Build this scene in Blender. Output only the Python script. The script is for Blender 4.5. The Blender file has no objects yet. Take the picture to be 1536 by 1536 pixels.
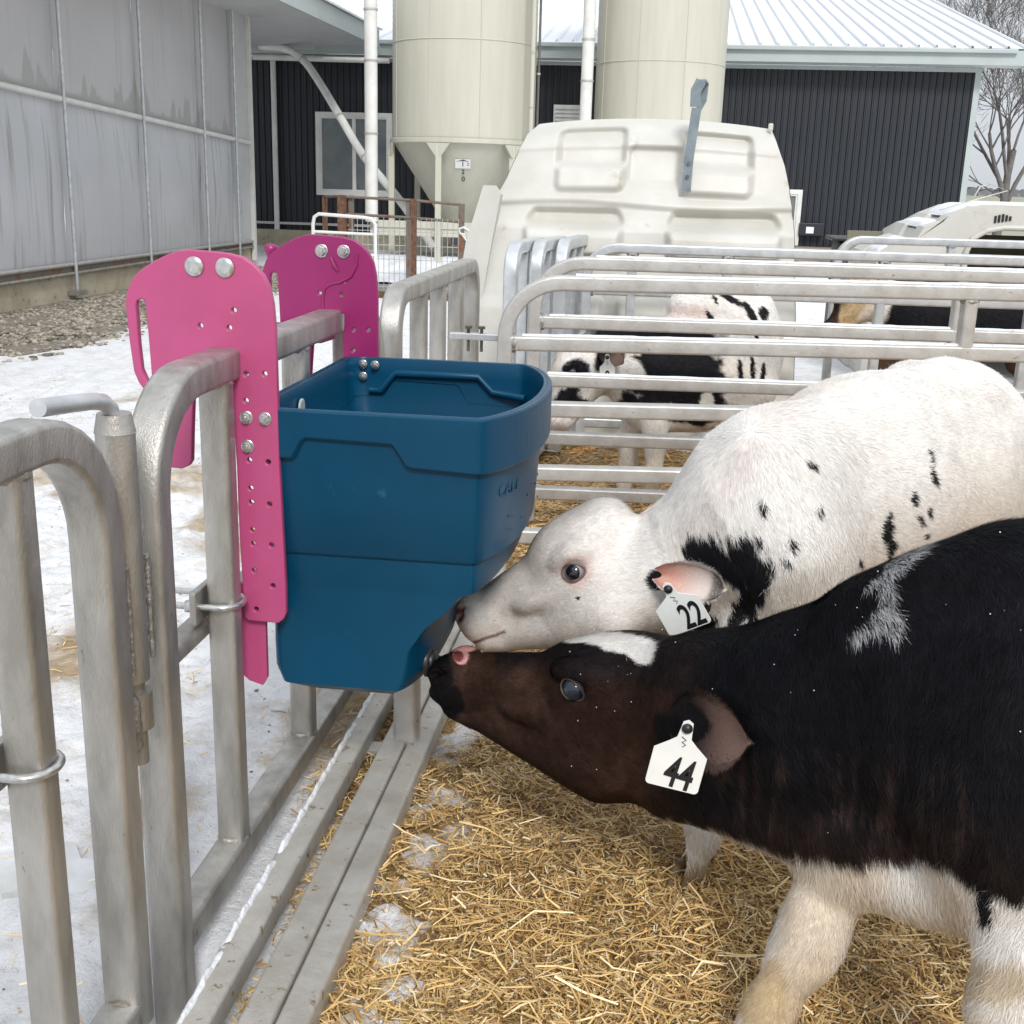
import bpy, bmesh, math, random
import numpy as np
from mathutils import Vector, Matrix
R_ = math.radians
sc = bpy.context.scene
COL = sc.collection
rng = np.random.default_rng(7)
random.seed(7)

# ------------------------------------------------------------------ camera
H_CAM = 1.2
cam_d = bpy.data.cameras.new('camera'); cam = bpy.data.objects.new('camera', cam_d); COL.objects.link(cam)
cam_d.sensor_width = 36.0; cam_d.lens = 36.0 * 1762.0 / 1536.0
cam_d.clip_start = 0.05; cam_d.clip_end = 4000
cam.matrix_world = Matrix.Translation((0, 0, H_CAM)) @ (Matrix.Rotation(R_(7), 4, 'Z') @ Matrix.Rotation(R_(90 - 15.8), 4, 'X') @ Matrix.Rotation(R_(1.66), 4, 'Z'))
sc.camera = cam

# ------------------------------------------------------------------ sky, sun, exposure
world = bpy.data.worlds.new('World'); sc.world = world; world.use_nodes = True
wn, wl = world.node_tree.nodes, world.node_tree.links
wn.clear()
SUN_EL, SUN_AZ = 40.0, 163.0          # azimuth clockwise from +Y
sky = wn.new('ShaderNodeTexSky'); sky.sky_type = 'NISHITA'; sky.sun_disc = False
sky.sun_elevation = R_(SUN_EL); sky.sun_rotation = R_(SUN_AZ)
hs = wn.new('ShaderNodeHueSaturation'); hs.inputs['Saturation'].default_value = 0.22
wl.new(sky.outputs[0], hs.inputs['Color'])
tc = wn.new('ShaderNodeTexCoord'); ns = wn.new('ShaderNodeTexNoise'); ns.inputs['Scale'].default_value = 2.2; ns.inputs['Detail'].default_value = 5
mp = wn.new('ShaderNodeMapping'); mp.inputs['Scale'].default_value = (1, 1, 2.5)
wl.new(tc.outputs['Generated'], mp.inputs[0]); wl.new(mp.outputs[0], ns.inputs['Vector'])
cr = wn.new('ShaderNodeValToRGB'); cr.color_ramp.elements[0].position = .3; cr.color_ramp.elements[0].color = (6.1, 6.6, 7.3, 1)
cr.color_ramp.elements[1].position = .75; cr.color_ramp.elements[1].color = (8.2, 8.5, 8.9, 1)
wl.new(ns.outputs['Fac'], cr.inputs[0])
mx = wn.new('ShaderNodeMix'); mx.data_type = 'RGBA'; mx.inputs[0].default_value = .82
wl.new(hs.outputs[0], mx.inputs[6]); wl.new(cr.outputs[0], mx.inputs[7])
bg = wn.new('ShaderNodeBackground'); bg.inputs['Strength'].default_value = 0.088
# an overcast dome: brighter overhead, dimmer toward the horizon
sxz = wn.new('ShaderNodeSeparateXYZ'); wl.new(tc.outputs['Generated'], sxz.inputs[0])
gr = wn.new('ShaderNodeMapRange'); gr.inputs[1].default_value = 0; gr.inputs[2].default_value = .9; gr.inputs[3].default_value = .70; gr.inputs[4].default_value = 1.28; wl.new(sxz.outputs['Z'], gr.inputs[0])
vm = wn.new('ShaderNodeVectorMath'); vm.operation = 'SCALE'; wl.new(mx.outputs[2], vm.inputs[0]); wl.new(gr.outputs[0], vm.inputs['Scale'])
wl.new(vm.outputs[0], bg.inputs['Color'])
wo = wn.new('ShaderNodeOutputWorld'); wl.new(bg.outputs[0], wo.inputs['Surface'])
sd = bpy.data.lights.new('sun', 'SUN'); sd.energy = 1.5; sd.angle = R_(13); sd.color = (1, .975, .94)
sun = bpy.data.objects.new('sun', sd); COL.objects.link(sun)
_d = Vector((math.sin(R_(SUN_AZ)) * math.cos(R_(SUN_EL)), math.cos(R_(SUN_AZ)) * math.cos(R_(SUN_EL)), math.sin(R_(SUN_EL))))
sun.rotation_euler = _d.to_track_quat('Z', 'Y').to_euler()
sc.view_settings.view_transform = 'Standard'; sc.view_settings.look = 'None'
sc.view_settings.exposure = 0.70; sc.view_settings.gamma = 1; sc.view_settings.use_curve_mapping = False

# ------------------------------------------------------------------ materials
def srgb(r, g, b):
    f = lambda c: ((c / 255 + .055) / 1.055) ** 2.4 if c > 10 else c / 255 / 12.92
    return (f(r), f(g), f(b), 1)
def M(name, c1, c2=None, scale=8, rough=.6, metal=0., bump=0., bscale=60, stretch=(1, 1, 1), lo=.35, hi=.65, c3=None, s3=30, t3=.62,
      attr=None, vary=0., sheen=0., spec=.5, rough2=None, coord='Position'):
    m = bpy.data.materials.new(name); m.use_nodes = True
    n, l = m.node_tree.nodes, m.node_tree.links
    p = n['Principled BSDF']; p.inputs['Roughness'].default_value = rough; p.inputs['Metallic'].default_value = metal
    p.inputs['Specular IOR Level'].default_value = spec
    if sheen: p.inputs['Sheen Weight'].default_value = sheen
    if coord == 'Position': src = n.new('ShaderNodeNewGeometry').outputs['Position']
    else: src = n.new('ShaderNodeTexCoord').outputs['Object']
    mpn = n.new('ShaderNodeMapping'); mpn.inputs['Scale'].default_value = stretch
    l.new(src, mpn.inputs[0]); vec = mpn.outputs[0]
    def noise(s, d=6, r=.6):
        t = n.new('ShaderNodeTexNoise'); t.inputs['Scale'].default_value = s; t.inputs['Detail'].default_value = d; t.inputs['Roughness'].default_value = r
        l.new(vec, t.inputs['Vector']); return t.outputs['Fac']
    def mrange(v, a, b):
        r = n.new('ShaderNodeMapRange'); r.inputs[1].default_value = a; r.inputs[2].default_value = b; l.new(v, r.inputs[0]); return r.outputs[0]
    def mix(f, a, b, mode='MIX'):
        x = n.new('ShaderNodeMix'); x.data_type = 'RGBA'; x.blend_type = mode
        if isinstance(f, float): x.inputs[0].default_value = f
        else: l.new(f, x.inputs[0])
        for i, v in ((6, a), (7, b)):
            if isinstance(v, tuple): x.inputs[i].default_value = v
            else: l.new(v, x.inputs[i])
        return x.outputs[2]
    c = c1
    if attr:
        a = n.new('ShaderNodeAttribute'); a.attribute_name = attr; c = a.outputs['Color']
        if vary: c = mix(vary, c, noise(scale), 'OVERLAY')
    fac = None
    if c2 is not None:
        fac = mrange(noise(scale), lo, hi); c = mix(fac, c, c2)
    if c3 is not None:
        f3 = mrange(noise(s3, 8, .65), t3, t3 + .06); c = mix(f3, c, c3)
    if isinstance(c, tuple): p.inputs['Base Color'].default_value = c
    else: l.new(c, p.inputs['Base Color'])
    if rough2 is not None:
        r = n.new('ShaderNodeMapRange'); r.inputs[3].default_value = rough; r.inputs[4].default_value = rough2
        l.new(noise(scale * 2.3), r.inputs[0]); l.new(r.outputs[0], p.inputs['Roughness'])
    if bump:
        b = n.new('ShaderNodeBump'); b.inputs['Strength'].default_value = bump; b.inputs['Distance'].default_value = .004
        l.new(noise(bscale, 8), b.inputs['Height']); l.new(b.outputs[0], p.inputs['Normal'])
    return m

GALV = M('galvanised steel', (.34, .325, .295, 1), (.52, .505, .475, 1), 7, .24, .75, .35, 130, c3=(.25, .20, .14, 1), s3=34, t3=.655, rough2=.55, stretch=(3, 3, .9))
GALV3 = M('dirty galvanised steel', (.40, .375, .33, 1), (.52, .50, .46, 1), 13, .42, .35, .4, 90, c3=(.24, .17, .09, 1), s3=42, t3=.60, rough2=.6)
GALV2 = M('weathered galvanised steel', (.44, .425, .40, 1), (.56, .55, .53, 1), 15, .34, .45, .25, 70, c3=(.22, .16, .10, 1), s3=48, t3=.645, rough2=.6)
GALVBR = M('bright galvanised steel', (.50, .52, .54, 1), (.66, .68, .69, 1), 18, .3, .6, .15, 60, rough2=.5)
WELD = M('weld metal', (.42, .41, .39, 1), (.25, .22, .18, 1), 60, .4, .7, .8, 200)
ZINC = M('zinc plated steel', (.62, .62, .60, 1), (.45, .45, .44, 1), 120, .28, .85)
STEELD = M('dark steel', (.12, .12, .12, 1), (.2, .19, .18, 1), 60, .45, .6)
RUST = M('rusty steel', srgb(84, 58, 46), srgb(120, 88, 68), 30, .85, .1, .5, 90)
RUSTG = M('dull grey steel with rust', srgb(112, 104, 96), srgb(120, 78, 52), 9, .7, .2, .3, 90, lo=.5, hi=.62)
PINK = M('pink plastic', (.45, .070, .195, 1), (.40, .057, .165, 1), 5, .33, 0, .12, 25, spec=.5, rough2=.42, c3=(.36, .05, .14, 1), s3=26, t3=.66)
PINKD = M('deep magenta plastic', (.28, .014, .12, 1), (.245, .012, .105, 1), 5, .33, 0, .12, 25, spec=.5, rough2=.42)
BLUE = M('blue plastic', (.0005, .056, .118, 1), (.0005, .045, .098, 1), 4, .30, 0, .10, 30, rough2=.40, spec=.25, c3=(.010, .085, .150, 1), s3=22, t3=.66)
RUBBER = M('black rubber', (.012, .012, .013, 1), None, rough=.4)
HUTCH = M('cream polyethylene', (.58, .568, .525, 1), (.51, .495, .445, 1), 4, .45, 0, .12, 14, c3=(.47, .44, .37, 1), s3=7, t3=.62)
SILO = M('cream painted steel', (.50, .487, .40, 1), (.54, .527, .445, 1), 2.5, .5, 0, 0, c3=(.50, .47, .37, 1), s3=6, t3=.66, stretch=(4, 4, .35))
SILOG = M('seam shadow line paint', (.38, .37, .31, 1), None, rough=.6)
WHITEP = M('white painted metal', (.74, .74, .71, 1), (.64, .63, .60, 1), 6, .45, c3=(.5, .47, .42, 1), s3=25, t3=.68)
CONC = M('concrete', srgb(190, 182, 160), srgb(165, 156, 134), 4, .9, 0, .5, 40, c3=srgb(112, 104, 88), s3=12, t3=.6)
CONCG = M('grey concrete', srgb(150, 148, 140), srgb(120, 116, 108), 4, .9, 0, .5, 40)
FASC = M('pale grey green metal', (.42, .47, .46, 1), (.38, .43, .42, 1), 3, .4)
SOFF = M('soffit metal', (.56, .57, .57, 1), (.50, .51, .51, 1), 3, .55)
ROOFM = M('light steel roofing', (.70, .73, .77, 1), (.78, .80, .83, 1), .8, .5, .1, 0)
BLACKS = M('charcoal steel siding', (.010, .0135, .019, 1), (.014, .018, .025, 1), 3, .5, 0, 0, rough2=.4, c3=(.020, .024, .031, 1), s3=8, t3=.62, stretch=(1, 1, .3))
GLASSM = M('window glass', (.10, .12, .13, 1), (.20, .22, .22, 1), 1.5, .12, .0, 0, spec=.8)
SNOW = M('snow', (.80, .82, .85, 1), (.72, .74, .77, 1), 30, .7, 0, .8, 120, c3=(.56, .44, .28, 1), s3=60, t3=.60)
INK = M('black tag ink', (.012, .012, .016, 1), None, rough=.4)
TAGM = M('white tag plastic', (.80, .81, .78, 1), (.74, .75, .72, 1), 30, .38)
PAPER = M('white sticker paper', (.8, .8, .78, 1), None, rough=.5)

# curtain with vertical dirt streaks
def curtain_mat(name, a, b, streak, top_dirt):
    m = bpy.data.materials.new(name); m.use_nodes = True
    n, l = m.node_tree.nodes, m.node_tree.links; p = n['Principled BSDF']; p.inputs['Roughness'].default_value = .45
    g = n.new('ShaderNodeNewGeometry')
    def nz(sx, s, d):
        mp_ = n.new('ShaderNodeMapping'); mp_.inputs['Scale'].default_value = sx; l.new(g.outputs['Position'], mp_.inputs[0])
        t = n.new('ShaderNodeTexNoise'); t.inputs['Scale'].default_value = s; t.inputs['Detail'].default_value = d; l.new(mp_.outputs[0], t.inputs['Vector']); return t.outputs['Fac']
    def rg(v, x, y):
        r = n.new('ShaderNodeMapRange'); r.inputs[1].default_value = x; r.inputs[2].default_value = y; l.new(v, r.inputs[0]); return r.outputs[0]
    def mix(f, x, y):
        q = n.new('ShaderNodeMix'); q.data_type = 'RGBA'; l.new(f, q.inputs[0])
        for i, v in ((6, x), (7, y)):
            if isinstance(v, tuple): q.inputs[i].default_value = v
            else: l.new(v, q.inputs[i])
        return q.outputs[2]
    c = mix(rg(nz((1, 1, 1), 1.2, 3), .3, .7), a, b)
    c = mix(rg(nz((6, 6, .25), 2.2, 6), .55, .75), c, streak)
    if top_dirt:   # grime band that creeps up from the mid rail in tongues
        sx = n.new('ShaderNodeSeparateXYZ'); l.new(g.outputs['Position'], sx.inputs[0])
        tongues = rg(nz((3, 3, .12), 1.6, 5), .45, .85)
        mu = n.new('ShaderNodeMath'); mu.operation = 'MULTIPLY_ADD'; l.new(tongues, mu.inputs[0]); mu.inputs[1].default_value = .62; mu.inputs[2].default_value = .10
        # height reference falls along the wall with the rail
        yy = n.new('ShaderNodeMath'); yy.operation = 'MULTIPLY_ADD'; l.new(sx.outputs['Y'], yy.inputs[0]); yy.inputs[1].default_value = .0446; yy.inputs[2].default_value = -2.268
        zz = n.new('ShaderNodeMath'); zz.operation = 'ADD'; l.new(sx.outputs['Z'], zz.inputs[0]); l.new(yy.outputs[0], zz.inputs[1])
        df = n.new('ShaderNodeMath'); df.operation = 'SUBTRACT'; l.new(mu.outputs[0], df.inputs[0]); l.new(zz.outputs[0], df.inputs[1])
        c = mix(rg(df.outputs[0], 0, .04), c, (.37, .36, .355, 1))
    l.new(c, p.inputs['Base Color']); return m
CURT1 = curtain_mat('upper curtain fabric', srgb(178, 177, 178), srgb(188, 187, 188), srgb(170, 169, 170), True)
CURT2 = curtain_mat('lower curtain fabric', srgb(196, 197, 200), srgb(184, 185, 188), srgb(148, 146, 144), False)

# ------------------------------------------------------------------ object helpers
def tag(o, label=None, cat=None, group=None, kind=None):
    if label: o['label'] = label
    if cat: o['category'] = cat
    if group: o['group'] = group
    if kind: o['kind'] = kind
    return o
def thing(name, label, cat, loc=(0, 0, 0), group=None):
    o = bpy.data.objects.new(name, None); COL.objects.link(o); o.location = loc; o.empty_display_size = .1
    return tag(o, label, cat, group)
def base_of(o):
    v = Vector((0, 0, 0))
    while o is not None: v += Vector(o.location); o = o.parent
    return v
def rawmesh(name, verts, faces, mat, parent=None, smooth=False, colors=None, normals=None):
    me = bpy.data.meshes.new(name)
    v = np.asarray(verts, dtype=np.float64)
    if parent is not None: v = v - np.array(base_of(parent))
    if isinstance(faces, np.ndarray):
        k = faces.shape[1]; nf = len(faces)
        me.vertices.add(len(v)); me.vertices.foreach_set('co', v.astype(np.float32).ravel())
        me.loops.add(nf * k); me.loops.foreach_set('vertex_index', faces.astype(np.int32).ravel())
        me.polygons.add(nf); me.polygons.foreach_set('loop_start', np.arange(0, nf * k, k, dtype=np.int32))
        me.update(calc_edges=True)
    else:
        me.from_pydata([tuple(p) for p in v], [], faces)
    if smooth: me.polygons.foreach_set('use_smooth', np.ones(len(me.polygons), dtype=bool))
    if colors is not None:
        a = me.color_attributes.new('Col', 'FLOAT_COLOR', 'POINT')
        c = np.ones((len(v), 4), np.float32); c[:, :3] = colors; a.data.foreach_set('color', c.ravel())
    me.materials.append(mat); me.update()
    o = bpy.data.objects.new(name, me); COL.objects.link(o)
    if parent is not None: o.parent = parent
    return o
class MB:
    def __init__(s): s.v = []; s.f = []; s.sm = []
    def add(s, vs, fs, smooth=False):
        b = len(s.v); s.v += [tuple(p) for p in vs]; s.f += [tuple(i + b for i in f) for f in fs]; s.sm += [smooth] * len(fs); return s
    def box(s, lo, hi, bev=0):
        bm = bmesh.new(); bmesh.ops.create_cube(bm, size=1)
        c = [(a + b) / 2 for a, b in zip(lo, hi)]; d = [abs(b - a) for a, b in zip(lo, hi)]
        for v in bm.verts: v.co = Vector((c[0] + v.co.x * d[0], c[1] + v.co.y * d[1], c[2] + v.co.z * d[2]))
        if bev: bmesh.ops.bevel(bm, geom=bm.edges[:], offset=bev, segments=2, affect='EDGES', profile=.6)
        return s.bm(bm)
    def bm(s, bm, mat=None, smooth=False):
        bm.verts.index_update()
        vs = [(mat @ v.co if mat else v.co) for v in bm.verts]
        s.add(vs, [[v.index for v in f.verts] for f in bm.faces], smooth); bm.free(); return s
    def prism(s, pts, axis, a, b):
        # pts 2D polygon, extruded along axis between a and b
        def P(p, t): q = list(p); q.insert(axis, t); return q
        n = len(pts); vs = [P(p, a) for p in pts] + [P(p, b) for p in pts]
        fs = [tuple(range(n - 1, -1, -1)), tuple(range(n, 2 * n))] + [(i, (i + 1) % n, n + (i + 1) % n, n + i) for i in range(n)]
        return s.add(vs, fs)
    def sweep(s, path, prof, nrm, closed=False, caps=True, smooth=True, scales=None):
        # prof: list of (a,b): a along nrm, b along nrm x tangent
        P = [Vector(p) for p in path]; n = len(P); N0 = Vector(nrm).normalized(); k = len(prof); vs = []
        for i, p in enumerate(P):
            if closed: t = (P[(i + 1) % n] - P[i - 1])
            else: t = (P[min(i + 1, n - 1)] - P[max(i - 1, 0)])
            t.normalize()
            N = (N0 - t * N0.dot(t))
            if N.length < 1e-4: N = t.orthogonal()
            N.normalize(); B = t.cross(N)
            q = scales[i] if scales else 1
            vs += [p + N * (a * q) + B * (b * q) for a, b in prof]
        fs = []
        for i in range(n if closed else n - 1):
            j = (i + 1) % n
            for u in range(k):
                w = (u + 1) % k; fs.append((i * k + u, i * k + w, j * k + w, j * k + u))
        s.add(vs, fs, smooth)
        if caps and not closed:
            s.add(vs[:k], [tuple(range(k - 1, -1, -1))]); s.add(vs[-k:], [tuple(range(k))])
        return s
    def tube(s, path, r, seg=12, caps=True, scales=None, nrm=None):
        pr = [(r * math.cos(2 * math.pi * i / seg), r * math.sin(2 * math.pi * i / seg)) for i in range(seg)]
        P = [Vector(p) for p in path]
        if nrm is None:
            t = (P[-1] - P[0]).normalized(); nrm = Vector((0, 0, 1)) if abs(t.z) < .8 else Vector((1, .3, 0))
        return s.sweep(P, pr, nrm, caps=caps, scales=scales)
    def lathe(s, c, axis, prof, seg=24):
        # prof list of (r,h)
        A = Vector(axis).normalized(); U = A.orthogonal().normalized(); W = A.cross(U); c = Vector(c); vs = []
        for r, h in prof:
            for i in range(seg):
                a = 2 * math.pi * i / seg; vs.append(c + A * h + U * (r * math.cos(a)) + W * (r * math.sin(a)))
        fs = [(j * seg + i, j * seg + (i + 1) % seg, (j + 1) * seg + (i + 1) % seg, (j + 1) * seg + i) for j in range(len(prof) - 1) for i in range(seg)]
        s.add(vs, fs, True)
        for j, rev in ((0, True), (len(prof) - 1, False)):
            if prof[j][0] > 1e-5:
                ring = vs[j * seg:(j + 1) * seg]; s.add(ring, [tuple(range(seg))[::-1] if rev else tuple(range(seg))])
        return s
    def build(s, name, mat, parent=None, label=None, kind=None, autos=None):
        o = rawmesh(name, s.v, s.f, mat, parent)
        o.data.polygons.foreach_set('use_smooth', np.array(s.sm, dtype=bool)); 
        if autos is not None: o.data.set_sharp_from_angle(angle=R_(50 if autos == 30 else autos))
        if autos == 30: o.modifiers.new('weighted', 'WEIGHTED_NORMAL').keep_sharp = True
        o.data.update()
        if label: o['label'] = label
        if kind: o['kind'] = kind
        return o
def rrect(w, h, r, n=4):
    pts = []
    for cx, cy, a0 in ((w / 2 - r, h / 2 - r, 0), (-w / 2 + r, h / 2 - r, 90), (-w / 2 + r, -h / 2 + r, 180), (w / 2 - r, -h / 2 + r, 270)):
        for i in range(n + 1):
            a = R_(a0 + 90 * i / n); pts.append((cx + r * math.cos(a), cy + r * math.sin(a)))
    return pts
def copy_thing(o, loc=None, label=None):
    c = o.copy(); COL.objects.link(c)
    if loc is not None: c.location = loc
    if label: c['label'] = label
    for ch in o.children:
        d = ch.copy(); COL.objects.link(d); d.parent = c
        for g in ch.children:
            e = g.copy(); COL.objects.link(e); e.parent = d
    return c
# lattice noise
def vnoise(P, scale, seed=0, octaves=4):
    P = np.asarray(P, float) * scale
    if P.shape[1] == 2: P = np.c_[P, np.zeros(len(P))]
    out = np.zeros(len(P)); amp = 1.; tot = 0
    for o in range(octaves):
        Q = P * (2 ** o) + 17.3 * o + seed * 7.7; I = np.floor(Q).astype(np.int64); f = Q - I; f = f * f * (3 - 2 * f)
        def h(dx, dy, dz):
            n = (I[:, 0] + dx) * 374761393 + (I[:, 1] + dy) * 668265263 + (I[:, 2] + dz) * 2147483647 + seed * 144665
            n = (n ^ (n >> 13)) * 1274126177; n = n ^ (n >> 16); return (n & 0xffff) / 65535.
        x, y, z = f.T
        c = ((h(0,0,0)*(1-x)+h(1,0,0)*x)*(1-y)+(h(0,1,0)*(1-x)+h(1,1,0)*x)*y)*(1-z)+((h(0,0,1)*(1-x)+h(1,0,1)*x)*(1-y)+(h(0,1,1)*(1-x)+h(1,1,1)*x)*y)*z
        out += amp * c; tot += amp; amp *= .5
    return out / tot
def sstep(x, a, b):
    t = np.clip((x - a) / (b - a), 0, 1); return t * t * (3 - 2 * t)

# ------------------------------------------------------------------ ground
def straw_mask(x, y):
    n = vnoise(np.c_[x, y], 2.3, 3, 4) - .5; n2 = vnoise(np.c_[x, y], 9, 5, 3) - .5
    edge = -.60 + .15 * (y < 1.9) * np.clip((1.9 - y), 0, 1)
    s = sstep(x - edge + n * .35 + n2 * .18, -.03, .20)
    far = sstep(y + n * 1.2, 5.2, 5.9); s = s * (1 - far)
    # between the panels snow and dark litter show more
    s = s * (1 - .95 * np.exp(-((x + .375 + .03 * np.sin(y * 9)) / .055) ** 2) * sstep(vnoise(np.c_[x, y], 13, 77, 4), .40, .56) * (y < 2.7))
    gap = np.exp(-((y - 3.75) / .28) ** 2) * .45
    return np.clip(s - gap * (n2 > 0), 0, 1)
CLUMPS = [(-.40, 2.02, .06), (-.38, 1.88, .06), (-.39, 1.62, .07), (-.36, 1.55, .06), (-.33, 1.47, .05), (-.33, 1.36, .06), (-.40, 1.27, .09), (-.37, 1.18, .07), (-.37, 2.35, .06), (-.36, 1.08, .07), (-.39, 1.75, .05), (-.42, 2.6, .06), (-.38, 1.40, .05), (-.27, 1.20, .03)]
def clump(x, y):
    P0 = np.c_[x, y]; x = x + (vnoise(P0, 18, 71, 3) - .5) * .12; y = y + (vnoise(P0, 18, 72, 3) - .5) * .14; c = np.zeros(len(x)); n = .1 + 1.5 * vnoise(P0, 34, 51, 4)
    for cx, cy, s in CLUMPS: c = np.maximum(c, np.exp(-((x - cx) ** 2 + (y - cy) ** 2) / (s * .8) ** 2))
    return np.clip(sstep(c * n, .28, .62), 0, 1)
def ground_h(x, y):
    P = np.c_[x, y]; cl = clump(x, y)
    near = 1 - sstep(np.hypot(x, y), 8, 14)
    s = straw_mask(x, y)
    h = (vnoise(P, 1.4, 1, 3) - .5) * .05 + (vnoise(P, 9, 2, 3) - .5) * .030 + (vnoise(P, 34, 4, 2) - .5) * .012
    h *= near * np.clip(np.abs(x + .62) * 3 + .35, .35, 1) * (1 + .9 * (x < -.75))
    h -= .085 * np.exp(-(((x + .70) / .07) ** 2 + ((y - 1.47) / .09) ** 2))
    return h * (1 - .3 * s) + .018 * s * near - .012 + cl * (.007 + .018 * (vnoise(P, 40, 55, 3) - .3))
def make_ground():
    def axis(lo, hi, step, far0, far1):
        a = list(np.arange(lo, hi, step)); g = step; p = lo; left = []
        while p > far0: g *= 1.22; p -= g; left.append(p)
        g = step; p = hi; right = []
        while p < far1: g *= 1.12; p += g; right.append(p)
        return np.array(left[::-1] + a + right)
    X = axis(-3.6, 1.6, .016, -900, 1500); Y = axis(.7, 4.5, .012, -60, 2500)
    xx, yy = np.meshgrid(X, Y); x, y = xx.ravel(), yy.ravel(); z = ground_h(x, y)
    nx, ny = len(X), len(Y); i = np.arange(nx * ny).reshape(ny, nx)
    F = np.stack([i[:-1, :-1].ravel(), i[:-1, 1:].ravel(), i[1:, 1:].ravel(), i[1:, :-1].ravel()], 1)
    P = np.c_[x, y]
    r = straw_mask(x, y) * (1 - clump(x, y))
    n = vnoise(P, 1.1, 8, 4) - .5
    g = sstep(-x + n * .9, 4.0, 4.35) * (y > 4) * (y < 16) * (x > -9)          # gravel strip by the barn curtain
    g = np.maximum(g, 0)
    # brown trodden patches on the snow yard
    b = sstep(vnoise(P, 1.6, 21, 4), .56, .66) * sstep(vnoise(P, .5, 33, 2), .40, .58) * (x < -.7) * (x > -4.4) * (y < 9)
    def spot(cx, cy, rx, ry): return np.exp(-(((x - cx) / rx) ** 2 + ((y - cy) / ry) ** 2))
    nn = .6 + vnoise(P, 7, 9, 3)
    b = np.clip(b * .7 + (spot(-1.45, 2.75, .16, .28) + spot(-1.30, 3.75, .25, .30) + spot(-.95, 1.95, .10, .12) + 1.1 * spot(-.72, 2.5, .10, .35)) * nn, 0, 1)
    fld = sstep(y, 26, 34)
    col = np.stack([r, g, b], 1)
    m = bpy.data.materials.new('snowy yard ground'); m.use_nodes = True
    nd, l = m.node_tree.nodes, m.node_tree.links; p = nd['Principled BSDF']; p.inputs['Roughness'].default_value = .75
    ge = nd.new('ShaderNodeNewGeometry'); at = nd.new('ShaderNodeAttribute'); at.attribute_name = 'Col'
    sx = nd.new('ShaderNodeSeparateColor'); l.new(at.outputs['Color'], sx.inputs[0])
    def nz(s, d=6, rr=.6):
        t = nd.new('ShaderNodeTexNoise'); t.inputs['Scale'].default_value = s; t.inputs['Detail'].default_value = d; t.inputs['Roughness'].default_value = rr
        l.new(ge.outputs['Position'], t.inputs['Vector']); return t.outputs['Fac']
    def rg(v, a, b):
        q = nd.new('ShaderNodeMapRange'); q.inputs[1].default_value = a; q.inputs[2].default_value = b; l.new(v, q.inputs[0]); return q.outputs[0]
    def mix(f, a, b):
        q = nd.new('ShaderNodeMix'); q.data_type = 'RGBA'
        if isinstance(f, float): q.inputs[0].default_value = f
        else: l.new(f, q.inputs[0])
        for k, v in ((6, a), (7, b)):
            if isinstance(v, tuple): q.inputs[k].default_value = v
            else: l.new(v, q.inputs[k])
        return q.outputs[2]
    def ma(op, a, b):
        q = nd.new('ShaderNodeMath'); q.operation = op
        for k, v in ((0, a), (1, b)):
            if isinstance(v, (int, float)): q.inputs[k].default_value = v
            else: l.new(v, q.inputs[k])
        return q.outputs[0]
    snow = mix(rg(nz(9, 8, .7), .35, .7), (.87, .875, .89, 1), (.70, .705, .72, 1))
    snow = mix(rg(nz(5.0, 9, .78), .52, .72), snow, (.58, .52, .43, 1))      # dirty tint
    snow = mix(rg(nz(60, 6, .8), .60, .66), snow, (.42, .34, .24, 1))       # litter specks
    brown = mix(rg(nz(18), .3, .7), (.30, .21, .12, 1), (.52, .42, .29, 1))
    c = mix(rg(ma('ADD', sx.outputs['Blue'], ma('MULTIPLY', ma('SUBTRACT', nz(7, 9, .75), .5), 1.3)), .22, .85), snow, brown)
    strw = mix(rg(nz(40, 8, .7), .35, .65), (.42, .275, .11, 1), (.26, .16, .065, 1))
    strw = mix(rg(nz(6), .5, .7), strw, (.33, .215, .10, 1))
    c = mix(rg(ma('ADD', sx.outputs['Red'], ma('MULTIPLY', ma('SUBTRACT', nz(24, 8, .7), .5), 1.0)), .35, .6), c, strw)
    grav = mix(rg(nz(34, 8, .7), .4, .6), (.33, .29, .24, 1), (.16, .135, .11, 1))
    grav = mix(rg(nz(2.2, 6, .6), .60, .66), grav, (.72, .75, .79, 1))
    c = mix(rg(ma('ADD', sx.outputs['Green'], ma('MULTIPLY', ma('SUBTRACT', nz(9, 8, .7), .5), 1.2)), .4, .6), c, grav)
    sp = nd.new('ShaderNodeSeparateXYZ'); l.new(ge.outputs['Position'], sp.inputs[0])
    field = mix(rg(nz(.02, 5), .4, .6), (.25, .25, .17, 1), (.36, .345, .26, 1))
    c = mix(rg(sp.outputs['Y'], 26, 40), c, field)
    l.new(c, p.inputs['Base Color'])
    bp = nd.new('ShaderNodeBump'); bp.inputs['Strength'].default_value = .9; bp.inputs['Distance'].default_value = .016
    l.new(nz(38, 8, .7), bp.inputs['Height']); l.new(bp.outputs[0], p.inputs['Normal'])
    o = rawmesh('ground', np.c_[x, y, z], F, m, smooth=True, colors=col)
    tag(o, kind='structure')
make_ground()

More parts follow.
